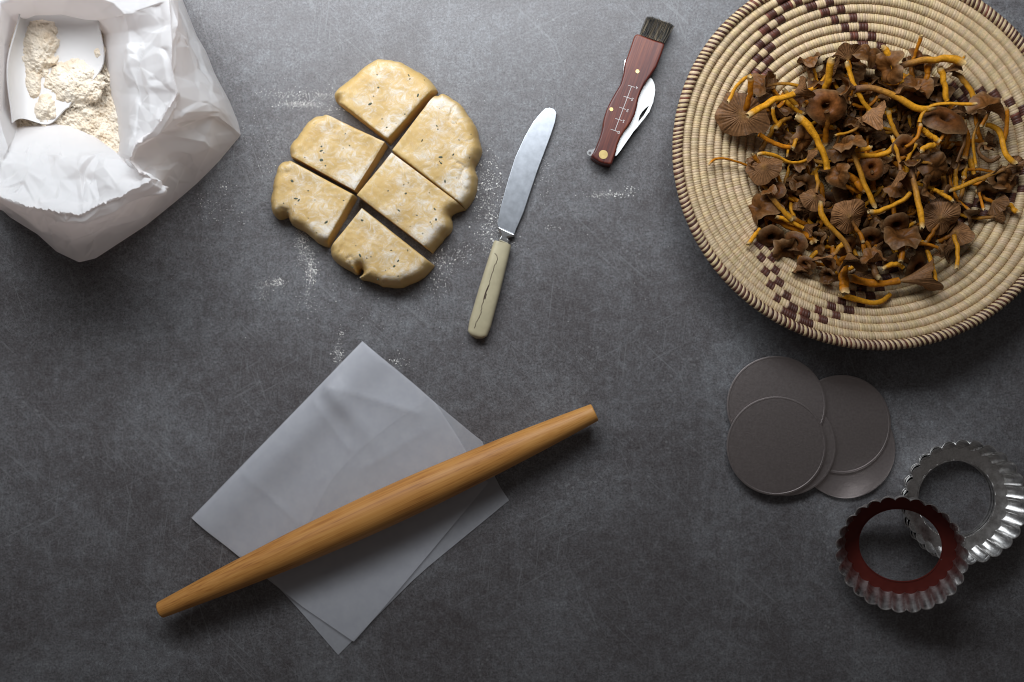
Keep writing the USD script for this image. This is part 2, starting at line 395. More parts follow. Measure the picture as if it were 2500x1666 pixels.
# ------------------------------------------------------------------ the table top
tb = trimesh.creation.box([2.6, 1.9, 0.03]); tb.apply_translation([0, 0.05, -0.015])
p_ = obj("/World", "table_top", tb, MAT["table"], smooth=False)
tag(stage.GetPrimAtPath(p_), "dark grey scratched slate table top under everything", "table top", kind="structure")

# ------------------------------------------------------------------ flour bag
bag_rows = [  # foot | belly (z .07) | under the rim (.14) | torn rim (.155) | inside (.125) | at the flour (.092)
    [(-30, 478), (-30, 470), (-30, 466), (-30, 465), (0, 395), (45, 305)],
    [(23, 530), (25, 512), (20, 490), (18, 487), (40, 400), (70, 301)],
    [(92, 573), (104, 562), (75, 512), (69, 504), (85, 405), (95, 297)],
    [(138, 615), (132, 560), (112, 517), (105, 509), (110, 410), (115, 293)],
    [(193, 641), (178, 575), (158, 530), (150, 519), (150, 410), (140, 296)],
    [(234, 631), (225, 575), (212, 533), (200, 524), (190, 415), (178, 308)],
    [(300, 588), (275, 560), (258, 522), (240, 501), (218, 415), (205, 318)],
    [(358, 550), (348, 530), (315, 502), (290, 480), (245, 415), (232, 333)],
    [(420, 500), (400, 478), (401, 466), (362, 444), (275, 415), (258, 352)],
    [(450, 475), (420, 440), (402, 445), (372, 436), (292, 408), (272, 368)],
    [(480, 449), (440, 400), (350, 418), (338, 419), (308, 398), (283, 378)],
    [(510, 420), (465, 375), (330, 388), (316, 392), (304, 380), (290, 368)],
    [(540, 388), (490, 345), (345, 350), (330, 356), (308, 345), (292, 345)],
    [(570, 352), (515, 315), (390, 318), (372, 322), (330, 320), (288, 310)],
    [(588, 330), (540, 285), (415, 285), (397, 287), (340, 285), (282, 270)],
    [(581, 299), (532, 262), (434, 235), (433, 226), (345, 235), (270, 228)],
    [(560, 247), (510, 200), (425, 185), (419, 165), (335, 170), (257, 175)],
    [(525, 182), (480, 140), (425, 110), (419, 100), (325, 105), (248, 120)],
    [(503, 126), (462, 95), (422, 70), (417, 55), (320, 60), (247, 85)],
    [(480, 87), (440, 45), (412, 20), (412, 0), (315, 20), (236, 50)],
    [(430, -40), (400, -60), (395, -60), (392, -70), (300, -30), (205, 48)],
    [(250, -140), (230, -140), (210, -140), (205, -140), (180, -60), (150, 36)],
    [(50, -150), (45, -150), (40, -150), (40, -150), (60, -60), (85, 38)],
    [(-120, -100), (-110, -100), (-100, -80), (-90, -80), (-20, -10), (40, 55)],
    [(-150, 100), (-140, 100), (-90, 100), (-85, 100), (-20, 105), (22, 110)],
    [(-130, 300), (-120, 300), (-75, 285), (-70, 285), (-15, 260), (25, 260)],
]
bag_z = [0.0005, 0.07, 0.138, 0.155, 0.130, 0.074]


def build_bag():
    A = np.array(bag_rows, float)                       # stations x rings x 2
    n = len(A); su, sv = 24, 40
    C = np.zeros((n, 6, 3))
    for i in range(n):
        A[i, 4] = A[i, 3] * 0.36 + A[i, 5] * 0.64
        for k in range(6):
            z = bag_z[k]
            if k >= 4 and i in range(19, 25):
                z += 0.018
            C[i, k] = P(A[i, k, 0], A[i, k, 1], z)
    u = np.arange(n * su) / su
    i0 = u.astype(int) % n; fu = (u - u.astype(int))[:, None, None]
    fu = fu * 0.75 + 0.25 * (fu * fu * (3 - 2 * fu))
    G = C[i0] * (1 - fu) + C[(i0 + 1) % n] * fu          # creased between stations

    def smooth_u(X, t):
        return X * (1 - t) + t * 0.25 * (np.roll(X, 1, 0) + np.roll(X, -1, 0) + np.roll(X, 2, 0) + np.roll(X, -2, 0))
    for _ in range(2):
        G = smooth_u(G, 0.45)
    outs = []
    for rings, name in (([0, 1, 2, 3], "outer"), ([3, 4, 5], "inner")):
        X = G[:, rings]
        m = (len(rings) - 1) * sv + 1
        v = np.linspace(0, len(rings) - 1, m)
        k0 = np.minimum(v.astype(int), len(rings) - 2); fv = (v - k0)[None, :, None]
        Y = X[:, k0] * (1 - fv) + X[:, k0 + 1] * fv
        if name == "inner":
            # the torn mouth sags in a soft curve
            Y[..., 2] -= 0.004 * np.sin(np.pi * np.clip(v / 2, 0, 1))[None, :] ** 1.3
        # normals
        du = np.roll(Y, -1, 0) - np.roll(Y, 1, 0); dv = np.gradient(Y, axis=1)
        N = np.cross(du, dv); N /= np.linalg.norm(N, axis=-1, keepdims=True) + 1e-12
        # crumple: random faceted creases at three sizes
        uu = np.linspace(0, 1.0, len(Y), endpoint=False)[:, None] * np.ones(m)
        # metric coords: perimeter ~1.0 m, height ~0.2 m
        pu, pv = uu * 1.0, np.ones((len(Y), 1)) * (v / (len(rings) - 1) * (0.2 if name == "outer" else 0.13))[None]
        if name == "inner":
            pu, pv = Y[..., 0] + 0.62, (Y[..., 1] - 0.05) * 0.5 - 0.04 + Y[..., 2] * 0.2
            pv = (Y[..., 1] - 0.10)
        disp = np.zeros(pu.shape)
        r2 = np.random.default_rng(11 if name == "outer" else 12)
        for cell, amp in (((0.060, 0.0062), (0.024, 0.0022)) if name == "outer" else ((0.036, 0.0066), (0.018, 0.0050), (0.009, 0.0020))):
            hi = 0.26 if name == "outer" else 0.40
            cnt = int(1.3 * (hi + 0.06) / cell ** 2)
            pts = np.c_[r2.uniform(-0.15, 1.15, cnt), r2.uniform(-0.06, hi, cnt)]
            tips = pts + r2.normal(0, cell * 0.2, pts.shape)
            it = LinearNDInterpolator(Delaunay(tips), r2.uniform(-1, 1, cnt), fill_value=0)
            disp += amp * it(pu, pv)
        w = np.ones(m)
        if name == "outer":
            w = np.clip(v * 1.2, 0, 1) * np.clip((3 - v) / 0.3 + 0.0, 0, 1)
        else:
            w = np.clip(v / 0.25, 0, 1) * np.clip((1.35 - v) / 0.4, 0.10, 1)
        sm = np.ones(len(Y))
        if name == "inner":
            sm[19 * su:26 * su] = 0.3                     # the far walls inside are smooth
        Y = Y + N * (disp * w[None] * sm[:, None])[..., None]
        # ragged tear along the rim
        rag = (fbm(np.c_[np.arange(len(Y)) * 0.38, np.zeros(len(Y)), np.zeros(len(Y))], 3, 4) - 0.5)
        e = -1 if name == "outer" else 0
        d = Y[:, e] - Y[:, e - 1 if e else 1]; d /= np.linalg.norm(d, axis=-1, keepdims=True) + 1e-9
        Y[:, e, :] += np.where(name == "x", 0, rag[:, None] * 0.0045 * np.array([0.3, -1, 0]))
        outs.append((Y.reshape(-1, 3), tri(grid_faces(len(Y), m, wrap_u=True))))
    outs[0][0][:, 2] = np.maximum(outs[0][0][:, 2], 0.0004)
    return outs


bag = thing("flour_bag", "crumpled white paper flour bag torn open, in the top left corner", "paper bag", P(190, 200, 0))
bo, bi = build_bag()
obj(bag, "outer_wall", bo, MAT["paper"], smooth=True)
obj(bag, "inner_wall", (bi[0], bi[1]), MAT["paper"], smooth=True)


def build_flour():
    parts = []

    def hf(x0, x1, y0, y1, z, fz, step=1.6, mask=None):
        xs, ys = np.arange(x0, x1, step), np.arange(y0, y1, step)
        X, Y = np.meshgrid(xs, ys, indexing="ij")
        Z = z + fz(X, Y)
        k = S * (H - Z) / H
        V = np.stack([(X - 1250) * k, -(Y - 833) * k, Z], -1).reshape(-1, 3)
        F = tri(grid_faces(len(xs), len(ys)))[:, ::-1]
        if mask is not None:
            ok = mask(X, Y).ravel()
            F = F[ok[F].all(1)]
        return V, F
    nz = lambda X, Y, s, sd, o=4: fbm(np.stack([X / s, Y / s, 0 * X], -1), o, sd) - 0.5
    lump = lambda X, Y: 0.010 * nz(X, Y, 46, 3) + 0.0034 * nz(X, Y, 13, 5) + 0.0036 * nz(X, Y, 5, 8, 2) + 0.0012 * nz(X, Y, 2.2, 9, 1)
    base = lambda X, Y: lump(X, Y) + 0.004 * np.exp(-(((X - 200) / 60) ** 2 + ((Y - 250) / 60) ** 2)) - 0.010 * np.exp(-(((X - 255) / 26) ** 2 + ((Y - 270) / 60) ** 2))
    parts.append(hf(0, 330, -10, 430, 0.0785, base))
    for cx, cy, rx, ry, hh, sd in ((92, 112, 49, 78, 0.014, 1), (182, 200, 66, 52, 0.012, 2), (108, 264, 26, 34, 0.010, 3), (240, 126, 15, 18, 0.007, 4), (80, 180, 24, 56, 0.008, 5), (205, 225, 46, 34, 0.010, 6)):
        def fz(X, Y):
            d = np.hypot((X - cx) / rx, (Y - cy) / ry) + 0.75 * nz(X, Y, 22, 20 + sd)
            return 0.0845 + hh * 0.8 * np.clip(1 - d ** 2, -1, 1) * 0.9 + lump(X, Y) * 0.55
        parts.append(hf(cx - 1.5 * rx, cx + 1.5 * rx, cy - 1.5 * ry, cy + 1.5 * ry, 0, fz, 1.4, lambda X, Y: fz(X, Y) > 0.0825))
    v_, f_ = join(parts)
    keep = np.unique(f_); re_ = np.zeros(len(v_), int); re_[keep] = np.arange(len(keep))
    return v_[keep], re_[f_]


fl = obj("/World", "flour", build_flour(), MAT["flour"], smooth=True)
tag(stage.GetPrimAtPath(fl), "loose cream coloured flour heaped inside the open paper bag", "flour", kind="stuff")


def build_scoop():
    rows = [[(50, 35), (60, 40), (110, 15), (180, 10), (242, 25)],
            [(38, 82), (62, 92), (125, 80), (190, 70), (246, 90)],
            [(21, 150), (70, 185), (118, 165), (172, 150), (250, 158)],
            [(24, 235), (80, 245), (118, 245), (160, 220), (207, 214)],
            [(32, 300), (92, 300), (118, 303), (142, 284), (167, 262)]]
    zz = [[q_ - 0.018 for q_ in r_] for r_ in [[0.128, 0.112, 0.106, 0.106, 0.112], [0.126, 0.106, 0.103, 0.103, 0.110], [0.126, 0.104, 0.102, 0.102, 0.107], [0.124, 0.104, 0.102, 0.102, 0.105], [0.120, 0.1045, 0.1035, 0.1035, 0.1045]]]
    C = np.array([[P(*p, z) for p, z in zip(r, q)] for r, q in zip(rows, zz)])
    Y = np.stack([spline(C[:, j], 40) for j in range(5)], 1)
    Y = np.stack([spline(Y[i], 40) for i in range(40)], 0)
    n = 40
    du, dv = np.gradient(Y, axis=0), np.gradient(Y, axis=1)
    N = np.cross(du, dv); N /= np.linalg.norm(N, axis=-1, keepdims=True)
    N *= np.sign(N[20, 20, 2])
    top, bot = Y.reshape(-1, 3), (Y - N * 0.0014).reshape(-1, 3)
    f = tri(grid_faces(n, n))
    b = np.r_[np.arange(n), np.arange(1, n) * n + n - 1, (n - 1) * n + np.arange(n - 2, -1, -1), np.arange(n - 2, 0, -1) * n]
    k = len(top)
    side = np.c_[b, np.roll(b, -1), np.roll(b, -1) + k, b + k]
    m = trimesh.Trimesh(np.vstack([top, bot]), np.vstack([f, f[:, ::-1] + k, tri(side)]), process=False)
    trimesh.repair.fix_normals(m)
    return m


sc = obj("/World", "flour_scoop", build_scoop(), MAT["scoop"], smooth=40)
tag(stage.GetPrimAtPath(sc), "smooth white scoop half buried in flour inside the bag", "scoop")

# ------------------------------------------------------------------ cut dough
dz = lambda L: [(620 + 0.4019 * x, 110 + 0.4019 * y) for x, y in L]
DOUGH = [  # cut edges first (straight), then the rounded outer edge
    ("topmost dough piece with a straight V-shaped cut side", [(1108, 248), (812, 578), (492, 330)],
     [(490, 312), (515, 268), (560, 225), (620, 180), (690, 133), (730, 103), (780, 88), (860, 95), (930, 120), (1000, 160), (1060, 205)], 30),
    ("large right-hand dough piece with a creased floury hollow", [(1280, 985), (835, 640), (1110, 280)],
     [(1150, 292), (1200, 318), (1270, 370), (1310, 430), (1342, 490), (1365, 560), (1378, 640), (1370, 690), (1344, 735), (1358, 800), (1350, 880), (1322, 945)], 14),
    ("four-sided dough piece at the upper left of the cut", [(405, 403), (797, 588), (612, 886), (198, 660)],
     [(238, 590), (295, 520), (345, 455)], 14),
    ("lower left dough piece with a lumpy rounded outer end", [(190, 683), (607, 907), (432, 1218)],
     [(370, 1188), (325, 1150), (262, 1112), (215, 1078), (205, 1048), (150, 1050), (115, 1010), (101, 945), (108, 880), (130, 800), (158, 730)], 24),
    ("wide middle dough piece pinched in at its right end", [(1075, 1255), (622, 912), (835, 650), (1280, 985)],
     [(1225, 1012), (1190, 1040), (1200, 1085), (1168, 1160), (1122, 1220)], 14),
    ("bottom dough piece shaped like a half moon with a notch", [(1087, 1330), (655, 988), (443, 1247)],
     [(480, 1300), (530, 1342), (610, 1385), (630, 1392), (650, 1360), (662, 1385), (640, 1410), (700, 1435), (800, 1468), (880, 1472), (960, 1452), (1040, 1402)], 24),
]
DH = 0.030


def build_dough(cut, outer, seed):
    zc = DH * 0.96
    shr = 0.0004
    cutp = [P(*q, zc)[:2] for q in dz(cut)]
    outp = [P(*q, 0.010)[:2] for q in dz(outer)]
    # smooth the outer edge, jitter it lightly
    arc = spline([cutp[-1]] + outp + [cutp[0]], 110)
    tang = np.gradient(arc, axis=0); nn = np.c_[tang[:, 1], -tang[:, 0]]; nn /= np.linalg.norm(nn, axis=1, keepdims=True) + 1e-9
    jit = (fbm(np.c_[arc * 70, np.zeros(110)], 3, seed) - 0.5) * 0.005 * np.sin(np.linspace(0, np.pi, 110)) ** 0.5
    arc = arc + nn * jit[:, None]
    # the knife opened the cuts: draw each straight side back a little
    cen0 = np.mean(cutp + outp, axis=0)
    moved = []
    lines = []
    for a, b in zip(cutp[:-1], cutp[1:]):
        t = (b - a) / np.linalg.norm(b - a); q = np.array([t[1], -t[0]])
        q = -q if q @ ((a + b) / 2 - cen0) < 0 else q
        lines.append((a - q * shr, t))
    moved = [lines[0][0]]
    for (p1, t1), (p2, t2) in zip(lines[:-1], lines[1:]):
        k_ = np.linalg.solve(np.c_[t1, -t2], p2 - p1)
        moved.append(p1 + t1 * k_[0])
    moved.append(lines[-1][0] + lines[-1][1] * np.linalg.norm(cutp[-1] - cutp[-2]))
    cutp = moved
    arc = spline([cutp[-1]] + outp + [cutp[0]], 110) + nn * jit[:, None]
    straight = []
    for a, b in zip(cutp[:-1], cutp[1:]):
        n = max(6, int(np.linalg.norm(b - a) / 0.0011))
        straight += [a + (b - a) * t for t in np.linspace(0, 1, n, endpoint=False)]
    ring = np.vstack([np.array(straight), arc[:-1]])
    ns = len(straight)
    poly = Polygon(ring)
    if not poly.is_valid:
        poly = max(getattr(poly.buffer(0), "geoms", [poly.buffer(0)]), key=lambda g: g.area)
        ring = np.array(poly.exterior.coords)[:-1]
    line = LineString(arc); cutline = LineString(cutp)
    # inner points: regular jittered + fine rings along the round edge
    pts = [ring]
    for d in (0.0003, 0.0009, 0.0018, 0.003, 0.0045, 0.0065, 0.009, 0.012):
        q = poly.buffer(-d)
        for gq in getattr(q, "geoms", [q]):
            if gq.is_empty:
                continue
            L = gq.exterior
            k = int(L.length / max(0.0011, d * 0.45))
            rr = np.array([L.interpolate(t, normalized=True).coords[0] for t in np.linspace(0, 1, k, endpoint=False)])
            dist = shapely.distance(line, shapely.points(rr))
            pts.append(rr[(dist < d * 1.6)])
    x0, y0, x1, y1 = poly.bounds
    gx, gy = np.meshgrid(np.arange(x0, x1, 0.0014), np.arange(y0, y1, 0.0014))
    gp = np.c_[gx.ravel(), gy.ravel()] + np.random.default_rng(seed).uniform(-0.0004, 0.0004, (gx.size, 2))
    ok = shapely.contains(poly.buffer(-0.0009), shapely.points(gp)) & (shapely.distance(line, shapely.points(gp)) > 0.003)
    pts.append(gp[ok])
    pts = np.vstack(pts)
    tri_ = Delaunay(pts)
    cen = pts[tri_.simplices].mean(1)
    F = tri_.simplices[shapely.contains(poly.buffer(1e-5), shapely.points(cen))]
    a, b, c = (pts[F[:, k]] for k in range(3))
    area = (b[:, 0] - a[:, 0]) * (c[:, 1] - a[:, 1]) - (b[:, 1] - a[:, 1]) * (c[:, 0] - a[:, 0])
    F = np.where(area[:, None] < 0, F[:, ::-1], F)
    d = shapely.distance(line, shapely.points(pts))
    dc = shapely.distance(cutline, shapely.points(pts))
    p3 = np.c_[pts, np.zeros(len(pts))]
    R = 0.0135
    x = np.clip(d / R, 0, 1)
    h = DH * np.sqrt(np.clip(1 - (1 - x) ** 2.3, 0, 1))
    soft = 0.0040 * (fbm(p3 * 26, 3, 40) - 0.5) + 0.0014 * (noise(p3 * 75, 41) - 0.5) + 0.0010 * (fbm(p3 * 260, 3, 42) - 0.5)
    # dents and folds near the rounded rim
    fold = np.abs(fbm(p3 * 42, 3, 77 + seed) - 0.5)
    soft -= 0.0022 * np.exp(-(fold / 0.035) ** 2) * np.clip(3 * (noise(p3 * 24, 60 + seed) - 0.45), 0, 1) * np.exp(-((d - 0.012) / 0.012) ** 2)
    h = h + soft * x ** 0.6
    h -= 0.0012 * np.exp(-dc / 0.0008)                      # the knife rolled the cut edge a little
    h = np.maximum(h, 0.0005)
    top = np.c_[pts, h]
    # bottom and walls: boundary edges of the top
    e = np.sort(np.vstack([F[:, [0, 1]], F[:, [1, 2]], F[:, [2, 0]]]), axis=1)
    eo = np.vstack([F[:, [0, 1]], F[:, [1, 2]], F[:, [2, 0]]])
    _, inv, cnt = np.unique(e, axis=0, return_inverse=True, return_counts=True)
    be = eo[cnt[inv.ravel()] == 1]
    # cut faces lean outwards a little towards the table and are slightly rough
    cx, cy = poly.centroid.coords[0]
    bid = np.unique(be)
    levels = 5
    V = [top]; idx = {int(i): [int(i)] for i in bid}
    base = len(top)
    hb = top[bid, 2]
    dirs = np.zeros((len(bid), 2))
    for j, i in enumerate(bid):
        pnt = pts[i]
        q = cutline.interpolate(cutline.project(Point(pnt)))
        dirs[j] = 0
    onc = dc[bid] < 1e-4
    tdir = pts[bid] - np.array([cx, cy])
    # outward normal of each cut side
    nrm = np.zeros((len(bid), 2))
    best = np.full(len(bid), 1e9)
    for s0, s1 in zip(cutp[:-1], cutp[1:]):
        t = (s1 - s0) / np.linalg.norm(s1 - s0); nn2 = np.array([t[1], -t[0]])
        if nn2 @ ((s0 + s1) / 2 - [cx, cy]) < 0:
            nn2 = -nn2
        dd = shapely.distance(LineString([s0, s1]), shapely.points(pts[bid]))
        w = dd < best - 1e-9
        nrm[w] = nn2; best[w] = dd[w]
    for l in range(1, levels + 1):
        f = l / levels
        z = hb * (1 - f)
        off = np.where(onc, 0.0004 * f + 0.0007 * (noise(np.c_[pts[bid] * 420, z * 420], 9) - 0.5), 0.0)
        V.append(np.c_[pts[bid] + nrm * off[:, None], np.maximum(z, 0.0002)])
    pos = {int(i): j for j, i in enumerate(bid)}
    quads = []
    for i, j in be:
        a0, b0 = int(i), int(j)
        for l in range(levels):
            a1, b1 = base + l * len(bid) + pos[int(i)], base + l * len(bid) + pos[int(j)]
            quads.append((a0, a1, b1, b0)); a0, b0 = a1, b1
    return np.vstack(V), np.vstack([F, tri(np.array(quads))]), pts, h, poly


for k, (lab, cut, outer, seed) in enumerate(DOUGH):
    v, f, pts, h, poly = build_dough(cut, outer, seed)
    c = poly.centroid
    t = thing("dough_piece", lab + ", herb flecked", "dough", (c.x, c.y, 0))
    db = obj(t, "dough_body", (v, f), MAT["dough"], smooth=38)
    r2 = np.random.default_rng(100 + k)
    inner = np.nonzero(shapely.distance(poly.exterior, shapely.points(pts)) > 0.004)[0]
    for i in r2.choice(inner, [8, 10, 7, 9, 11, 12][k], replace=False):
        s = 0.0005 + 0.0014 * r2.beta(1.2, 2.2)
        fl_ = trimesh.creation.icosphere(1, 1.0)
        fl_.apply_scale([s * r2.uniform(0.7, 1.5), s * r2.uniform(0.5, 0.9), 0.0005])
        fl_.apply_transform(trimesh.transformations.rotation_matrix(r2.uniform(0, 6.28), [0, 0, 1]))
        fl_.apply_translation([pts[i, 0], pts[i, 1], h[i] + 0.00005])
        obj(db, "herb_fleck", fl_, MAT["herb"], smooth=True)

# ------------------------------------------------------------------ table knife
kz = lambda L, z: np.array([P(1120 + 0.5482 * x, 0.5482 * y, z)[:2] for x, y in L])
kn = thing("table_knife", "old round-ended table knife with a cracked bone handle, beside the dough", "knife", P(1250, 560, 0))


def closed_spline(pts, n=160, sharp=()):
    p = np.asarray(pts, float)
    d = np.r_[0, np.cumsum(np.linalg.norm(np.diff(np.vstack([p, p[:1]]), axis=0), axis=1))]
    cs = CubicSpline(d, np.vstack([p, p[:1]]), bc_type="periodic")
    return cs(np.linspace(0, d[-1], n, endpoint=False))


blade_o = kz([(405, 478), (425, 484), (437, 503), (430, 545), (412, 600), (382, 680), (350, 765), (318, 860), (290, 945), (263, 1008), (256, 1022), (249, 1046), (178, 1016), (170, 1003), (186, 920), (216, 810), (251, 700), (292, 610), (332, 540), (366, 500), (384, 483)], 0.006)
bp = Polygon(blade_o).buffer(-0.002).buffer(0.002)
bl = bevelled(bp, 0.0042, 0.0060, 0.0007, 3)
bv = np.array(bl.vertices); bv[:, 2] += 0.004 * (bv[:, 1] - P(1200, 430)[1]) - 0.0005
bv[:, 2] -= bv[:, 2].min() - 0.0006 if bv[:, 2].min() < 0.0006 else 0
obj(kn, "blade", (bv, bl.faces), MAT["blade"], smooth=35)
bolst = kz([(176, 1012), (251, 1046), (243, 1052), (214, 1058), (224, 1072), (222, 1088), (180, 1070), (190, 1050), (182, 1030)], 0.0075)
obj(kn, "bolster", bevelled(Polygon(bolst).buffer(0.0005), 0.0030, 0.0085, 0.0016, 4), MAT["bright"], smooth=45)
a0, a1 = P(1120 + 0.5482 * 196, 0.5482 * 1082, 0.008), P(1120 + 0.5482 * 77, 0.5482 * 1508, 0.008)


def handle_mesh():
    n, k = 60, 24
    s = np.linspace(0, 1, n)
    wid = np.interp(s, [0, 0.15, 0.5, 0.85, 0.95, 0.985, 1.0], [0.0094, 0.0101, 0.0113, 0.0117, 0.0105, 0.0066, 0.0004])
    wid[0] *= 0.93
    hei = np.interp(s, [0, 0.2, 0.85, 0.96, 0.99, 1.0], [0.0062, 0.0070, 0.0074, 0.0064, 0.0040, 0.0003])
    ax = a1 - a0; L = np.linalg.norm(ax); ax = ax / L; side = np.array([ax[1], -ax[0], 0])
    V = []
    for i in range(n):
        c = a0 + (a1 - a0) * s[i]; c[2] = 0.0078
        ang = np.arange(k) * 2 * np.pi / k
        ca, sa = np.cos(ang), np.sin(ang)
        V.append(c + np.outer(np.sign(ca) * np.abs(ca) ** 0.75 * wid[i], side) + np.outer(np.sign(sa) * np.abs(sa) ** 0.75 * hei[i], [0, 0, 1]))
    V = np.vstack(V)
    f = tri(grid_faces(n, k, wrap_v=True))
    V = np.vstack([V, V[:k].mean(0), V[-k:].mean(0)])
    j = np.arange(k)
    f = np.vstack([f, np.c_[j, (j + 1) % k, np.full(k, n * k)], np.c_[(n - 1) * k + (j + 1) % k, (n - 1) * k + j, np.full(k, n * k + 1)]])
    m = trimesh.Trimesh(V, f, process=False); trimesh.repair.fix_normals(m)
    return m


hdl = obj(kn, "handle", handle_mesh(), MAT["ivory"], smooth=40, label="yellowed bone handle split by a long dark crack")
crk = kz([(163, 1128), (172, 1150), (162, 1180), (150, 1212), (142, 1240), (134, 1272), (118, 1310), (112, 1332), (104, 1362), (99, 1392), (84, 1425), (72, 1462)], 0.0155)
cl = LineString(spline(crk, 90) + (fbm(np.c_[np.arange(90) * 0.5, np.zeros(90), np.zeros(90)], 2, 3)[:, None] - 0.5) * [0.0016, 0.0004])
cw = cl.buffer(0.00030).union(LineString(spline(crk[5:8], 12)).buffer(0.00062)).union(LineString(spline(crk[6:8] + [0.0012, 0.0], 8)).buffer(0.0004))
# the crack lies in the handle's top: follow its height
cm = trimesh.util.concatenate([sheet(g_, 0, 0.0003) for g_ in getattr(cw, "geoms", [cw])])
cm = trimesh.Trimesh(*trimesh.remesh.subdivide_to_size(cm.vertices, cm.faces, 0.002))
axd = (a1 - a0)[:2] / np.linalg.norm((a1 - a0)[:2]); LL = np.linalg.norm((a1 - a0)[:2])
rel = cm.vertices[:, :2] - a0[:2]; s_ = np.clip(rel @ axd / LL, 0, 1); w_ = np.abs(rel @ np.array([axd[1], -axd[0]]))
hh_ = np.interp(s_, [0, 0.2, 0.85, 0.96, 0.99, 1.0], [0.0062, 0.0070, 0.0074, 0.0064, 0.0040, 0.0003])
ww_ = np.interp(s_, [0, 0.15, 0.5, 0.85, 0.95, 0.985, 1.0], [0.0094, 0.0101, 0.0113, 0.0117, 0.0105, 0.0066, 0.0004])
cosv = np.clip(w_ / ww_, 0, 0.98) ** (1 / 0.75)
top_ = 0.0078 + hh_ * (np.sqrt(1 - cosv ** 2)) ** 0.75
cmv = np.array(cm.vertices); cmv[:, 2] = top_ - 0.00015 + cmv[:, 2]
obj(hdl, "crack", (cmv, cm.faces), MAT["crack"], smooth=False)

# ------------------------------------------------------------------ mushroom knife
mz = lambda L, z: np.array([P(1400 + 0.268 * x, 20 + 0.268 * y, z)[:2] for x, y in L])
mk = thing("mushroom_knife", "folding mushroom knife with red wooden handle, bristle brush and ruler marks", "pocket knife", P(1510, 250, 0))
HO = [(572, 236), (600, 240), (720, 288), (831, 322), (828, 350), (793, 450), (757, 540), (702, 620), (652, 690), (616, 760), (592, 830), (580, 900), (560, 970), (522, 1050), (470, 1115), (430, 1180), (404, 1245), (384, 1325), (350, 1427), (300, 1424), (245, 1408), (195, 1378), (158, 1350), (200, 1280), (240, 1180), (264, 1095), (276, 1010), (299, 930), (332, 860), (382, 770), (431, 690), (456, 600), (470, 500), (500, 420), (530, 330), (553, 260)]
ho = Polygon(mz(HO, 0.018)).buffer(-0.0015).buffer(0.0015)
up = bevelled(ho, 0.0112, 0.0190, 0.0022, 4)
lo = trimesh.creation.extrude_polygon(ho.buffer(-0.0003), 0.0072, engine="earcut"); lo.apply_translation([0, 0, 0.0008])
obj(mk, "handle_scale", up, MAT["rosewood"], smooth=40)
obj(mk, "handle_scale", lo, MAT["rosewood"], smooth=30)
spr = ho.buffer(0.0004)
obj(mk, "liner", sheet(spr.buffer(-0.0012), 0.0080, 0.0112), MAT["bright"], smooth=False)
bladeo = Polygon(mz([(705, 632), (722, 650), (739, 690), (746, 740), (742, 790), (727, 860), (694, 945), (650, 1005), (600, 1066), (545, 1130), (482, 1222), (425, 1305), (384, 1357), (330, 1330), (440, 1130), (560, 900), (610, 740), (660, 670)], 0.0095)).buffer(-0.0004).buffer(0.0004)
slot = Polygon(mz([(692, 884), (655, 915), (622, 950), (600, 990), (592, 1020), (590, 1042), (606, 1020), (640, 978), (668, 930)], 0.0095))
teeth = [Point(bladeo.exterior.interpolate(bladeo.exterior.project(Point(q)))) for q in spline(mz([(744, 770), (727, 860), (694, 945), (650, 1005), (590, 1078)], 0.0095), 34)]
for q in teeth:
    bladeo = bladeo.difference(q.buffer(0.00042, 4))
fb = sheet(bladeo.difference(slot), 0.0086, 0.0106)
fv = np.array(fb.vertices); yb = fv[:, 0].max()
fv[:, 2] += 0.10 * (yb - fv[:, 0]) - 0.0016 - 0.03 * (fv[:, 1] - fv[:, 1].mean())
obj(mk, "blade", (fv, fb.faces), MAT["satin"], smooth=25)
sp2 = Polygon(mz([(470, 470), (462, 500), (455, 560), (448, 620), (440, 650), (470, 640), (480, 500)], 0.0095))
obj(mk, "back_spring", sheet(sp2, 0.0085, 0.0107), MAT["bright"], smooth=25)
ring = Point(mz([(152, 1320)], 0.010)[0]).buffer(0.0032).union(Polygon(mz([(150, 1295), (200, 1280), (215, 1330), (160, 1348)], 0.010))).difference(Point(mz([(149, 1322)], 0.010)[0]).buffer(0.0015))
obj(mk, "lanyard_ring", sheet(ring, 0.0086, 0.0106), MAT["bright"], smooth=25)
for (x, y), r in (((583, 578), 17), ((345, 923), 17), ((272, 1335), 40)):
    c = mz([(x, y)], 0.019)[0]
    cyl = trimesh.creation.cylinder(radius=r * 0.268 * S, height=0.0012, sections=28); cyl.apply_translation([*c, 0.0188])
    obj(mk, "brass_pin", cyl, MAT["brass"], smooth=30)
mark = []
mline = lambda a, b, w=0.00030: LineString(mz([a, b], 0.0192)).buffer(w, cap_style=2)
shape = mline((530, 712), (378, 1115))
for a, b in (((498, 703), (562, 723)), ((457, 803), (524, 825)), ((417, 902), (480, 925)), ((379, 1005), (446, 1026)), ((339, 1103), (404, 1126))):
    shape = shape.union(mline(a, b, 0.00028))
rul = obj(mk, "ruler_scale", sheet(shape, 0.01901, 0.01912), MAT["ink"], smooth=False)
rot = math.atan2(712 - 1115, 530 - 378)  # layout y runs down
for ch, (x, y) in zip("43210", ((577, 727), (537, 832), (493, 935), (456, 1033), (413, 1133))):
    tm = meshkit.text_mesh(ch, 0.0029, 0.0001, bold=True)
    tm.apply_translation(-tm.bounds.mean(0))
    tm.apply_transform(trimesh.transformations.rotation_matrix(math.pi - math.radians(20), [0, 0, 1]))
    c = mz([(x, y)], 0.0192)[0]
    tm.apply_translation([*c, 0.01907])
    obj(rul, "ruler_number", tm, MAT["ink"], smooth=False)
bris_v, bris_f, bris_c, nb = [], [], [], 0
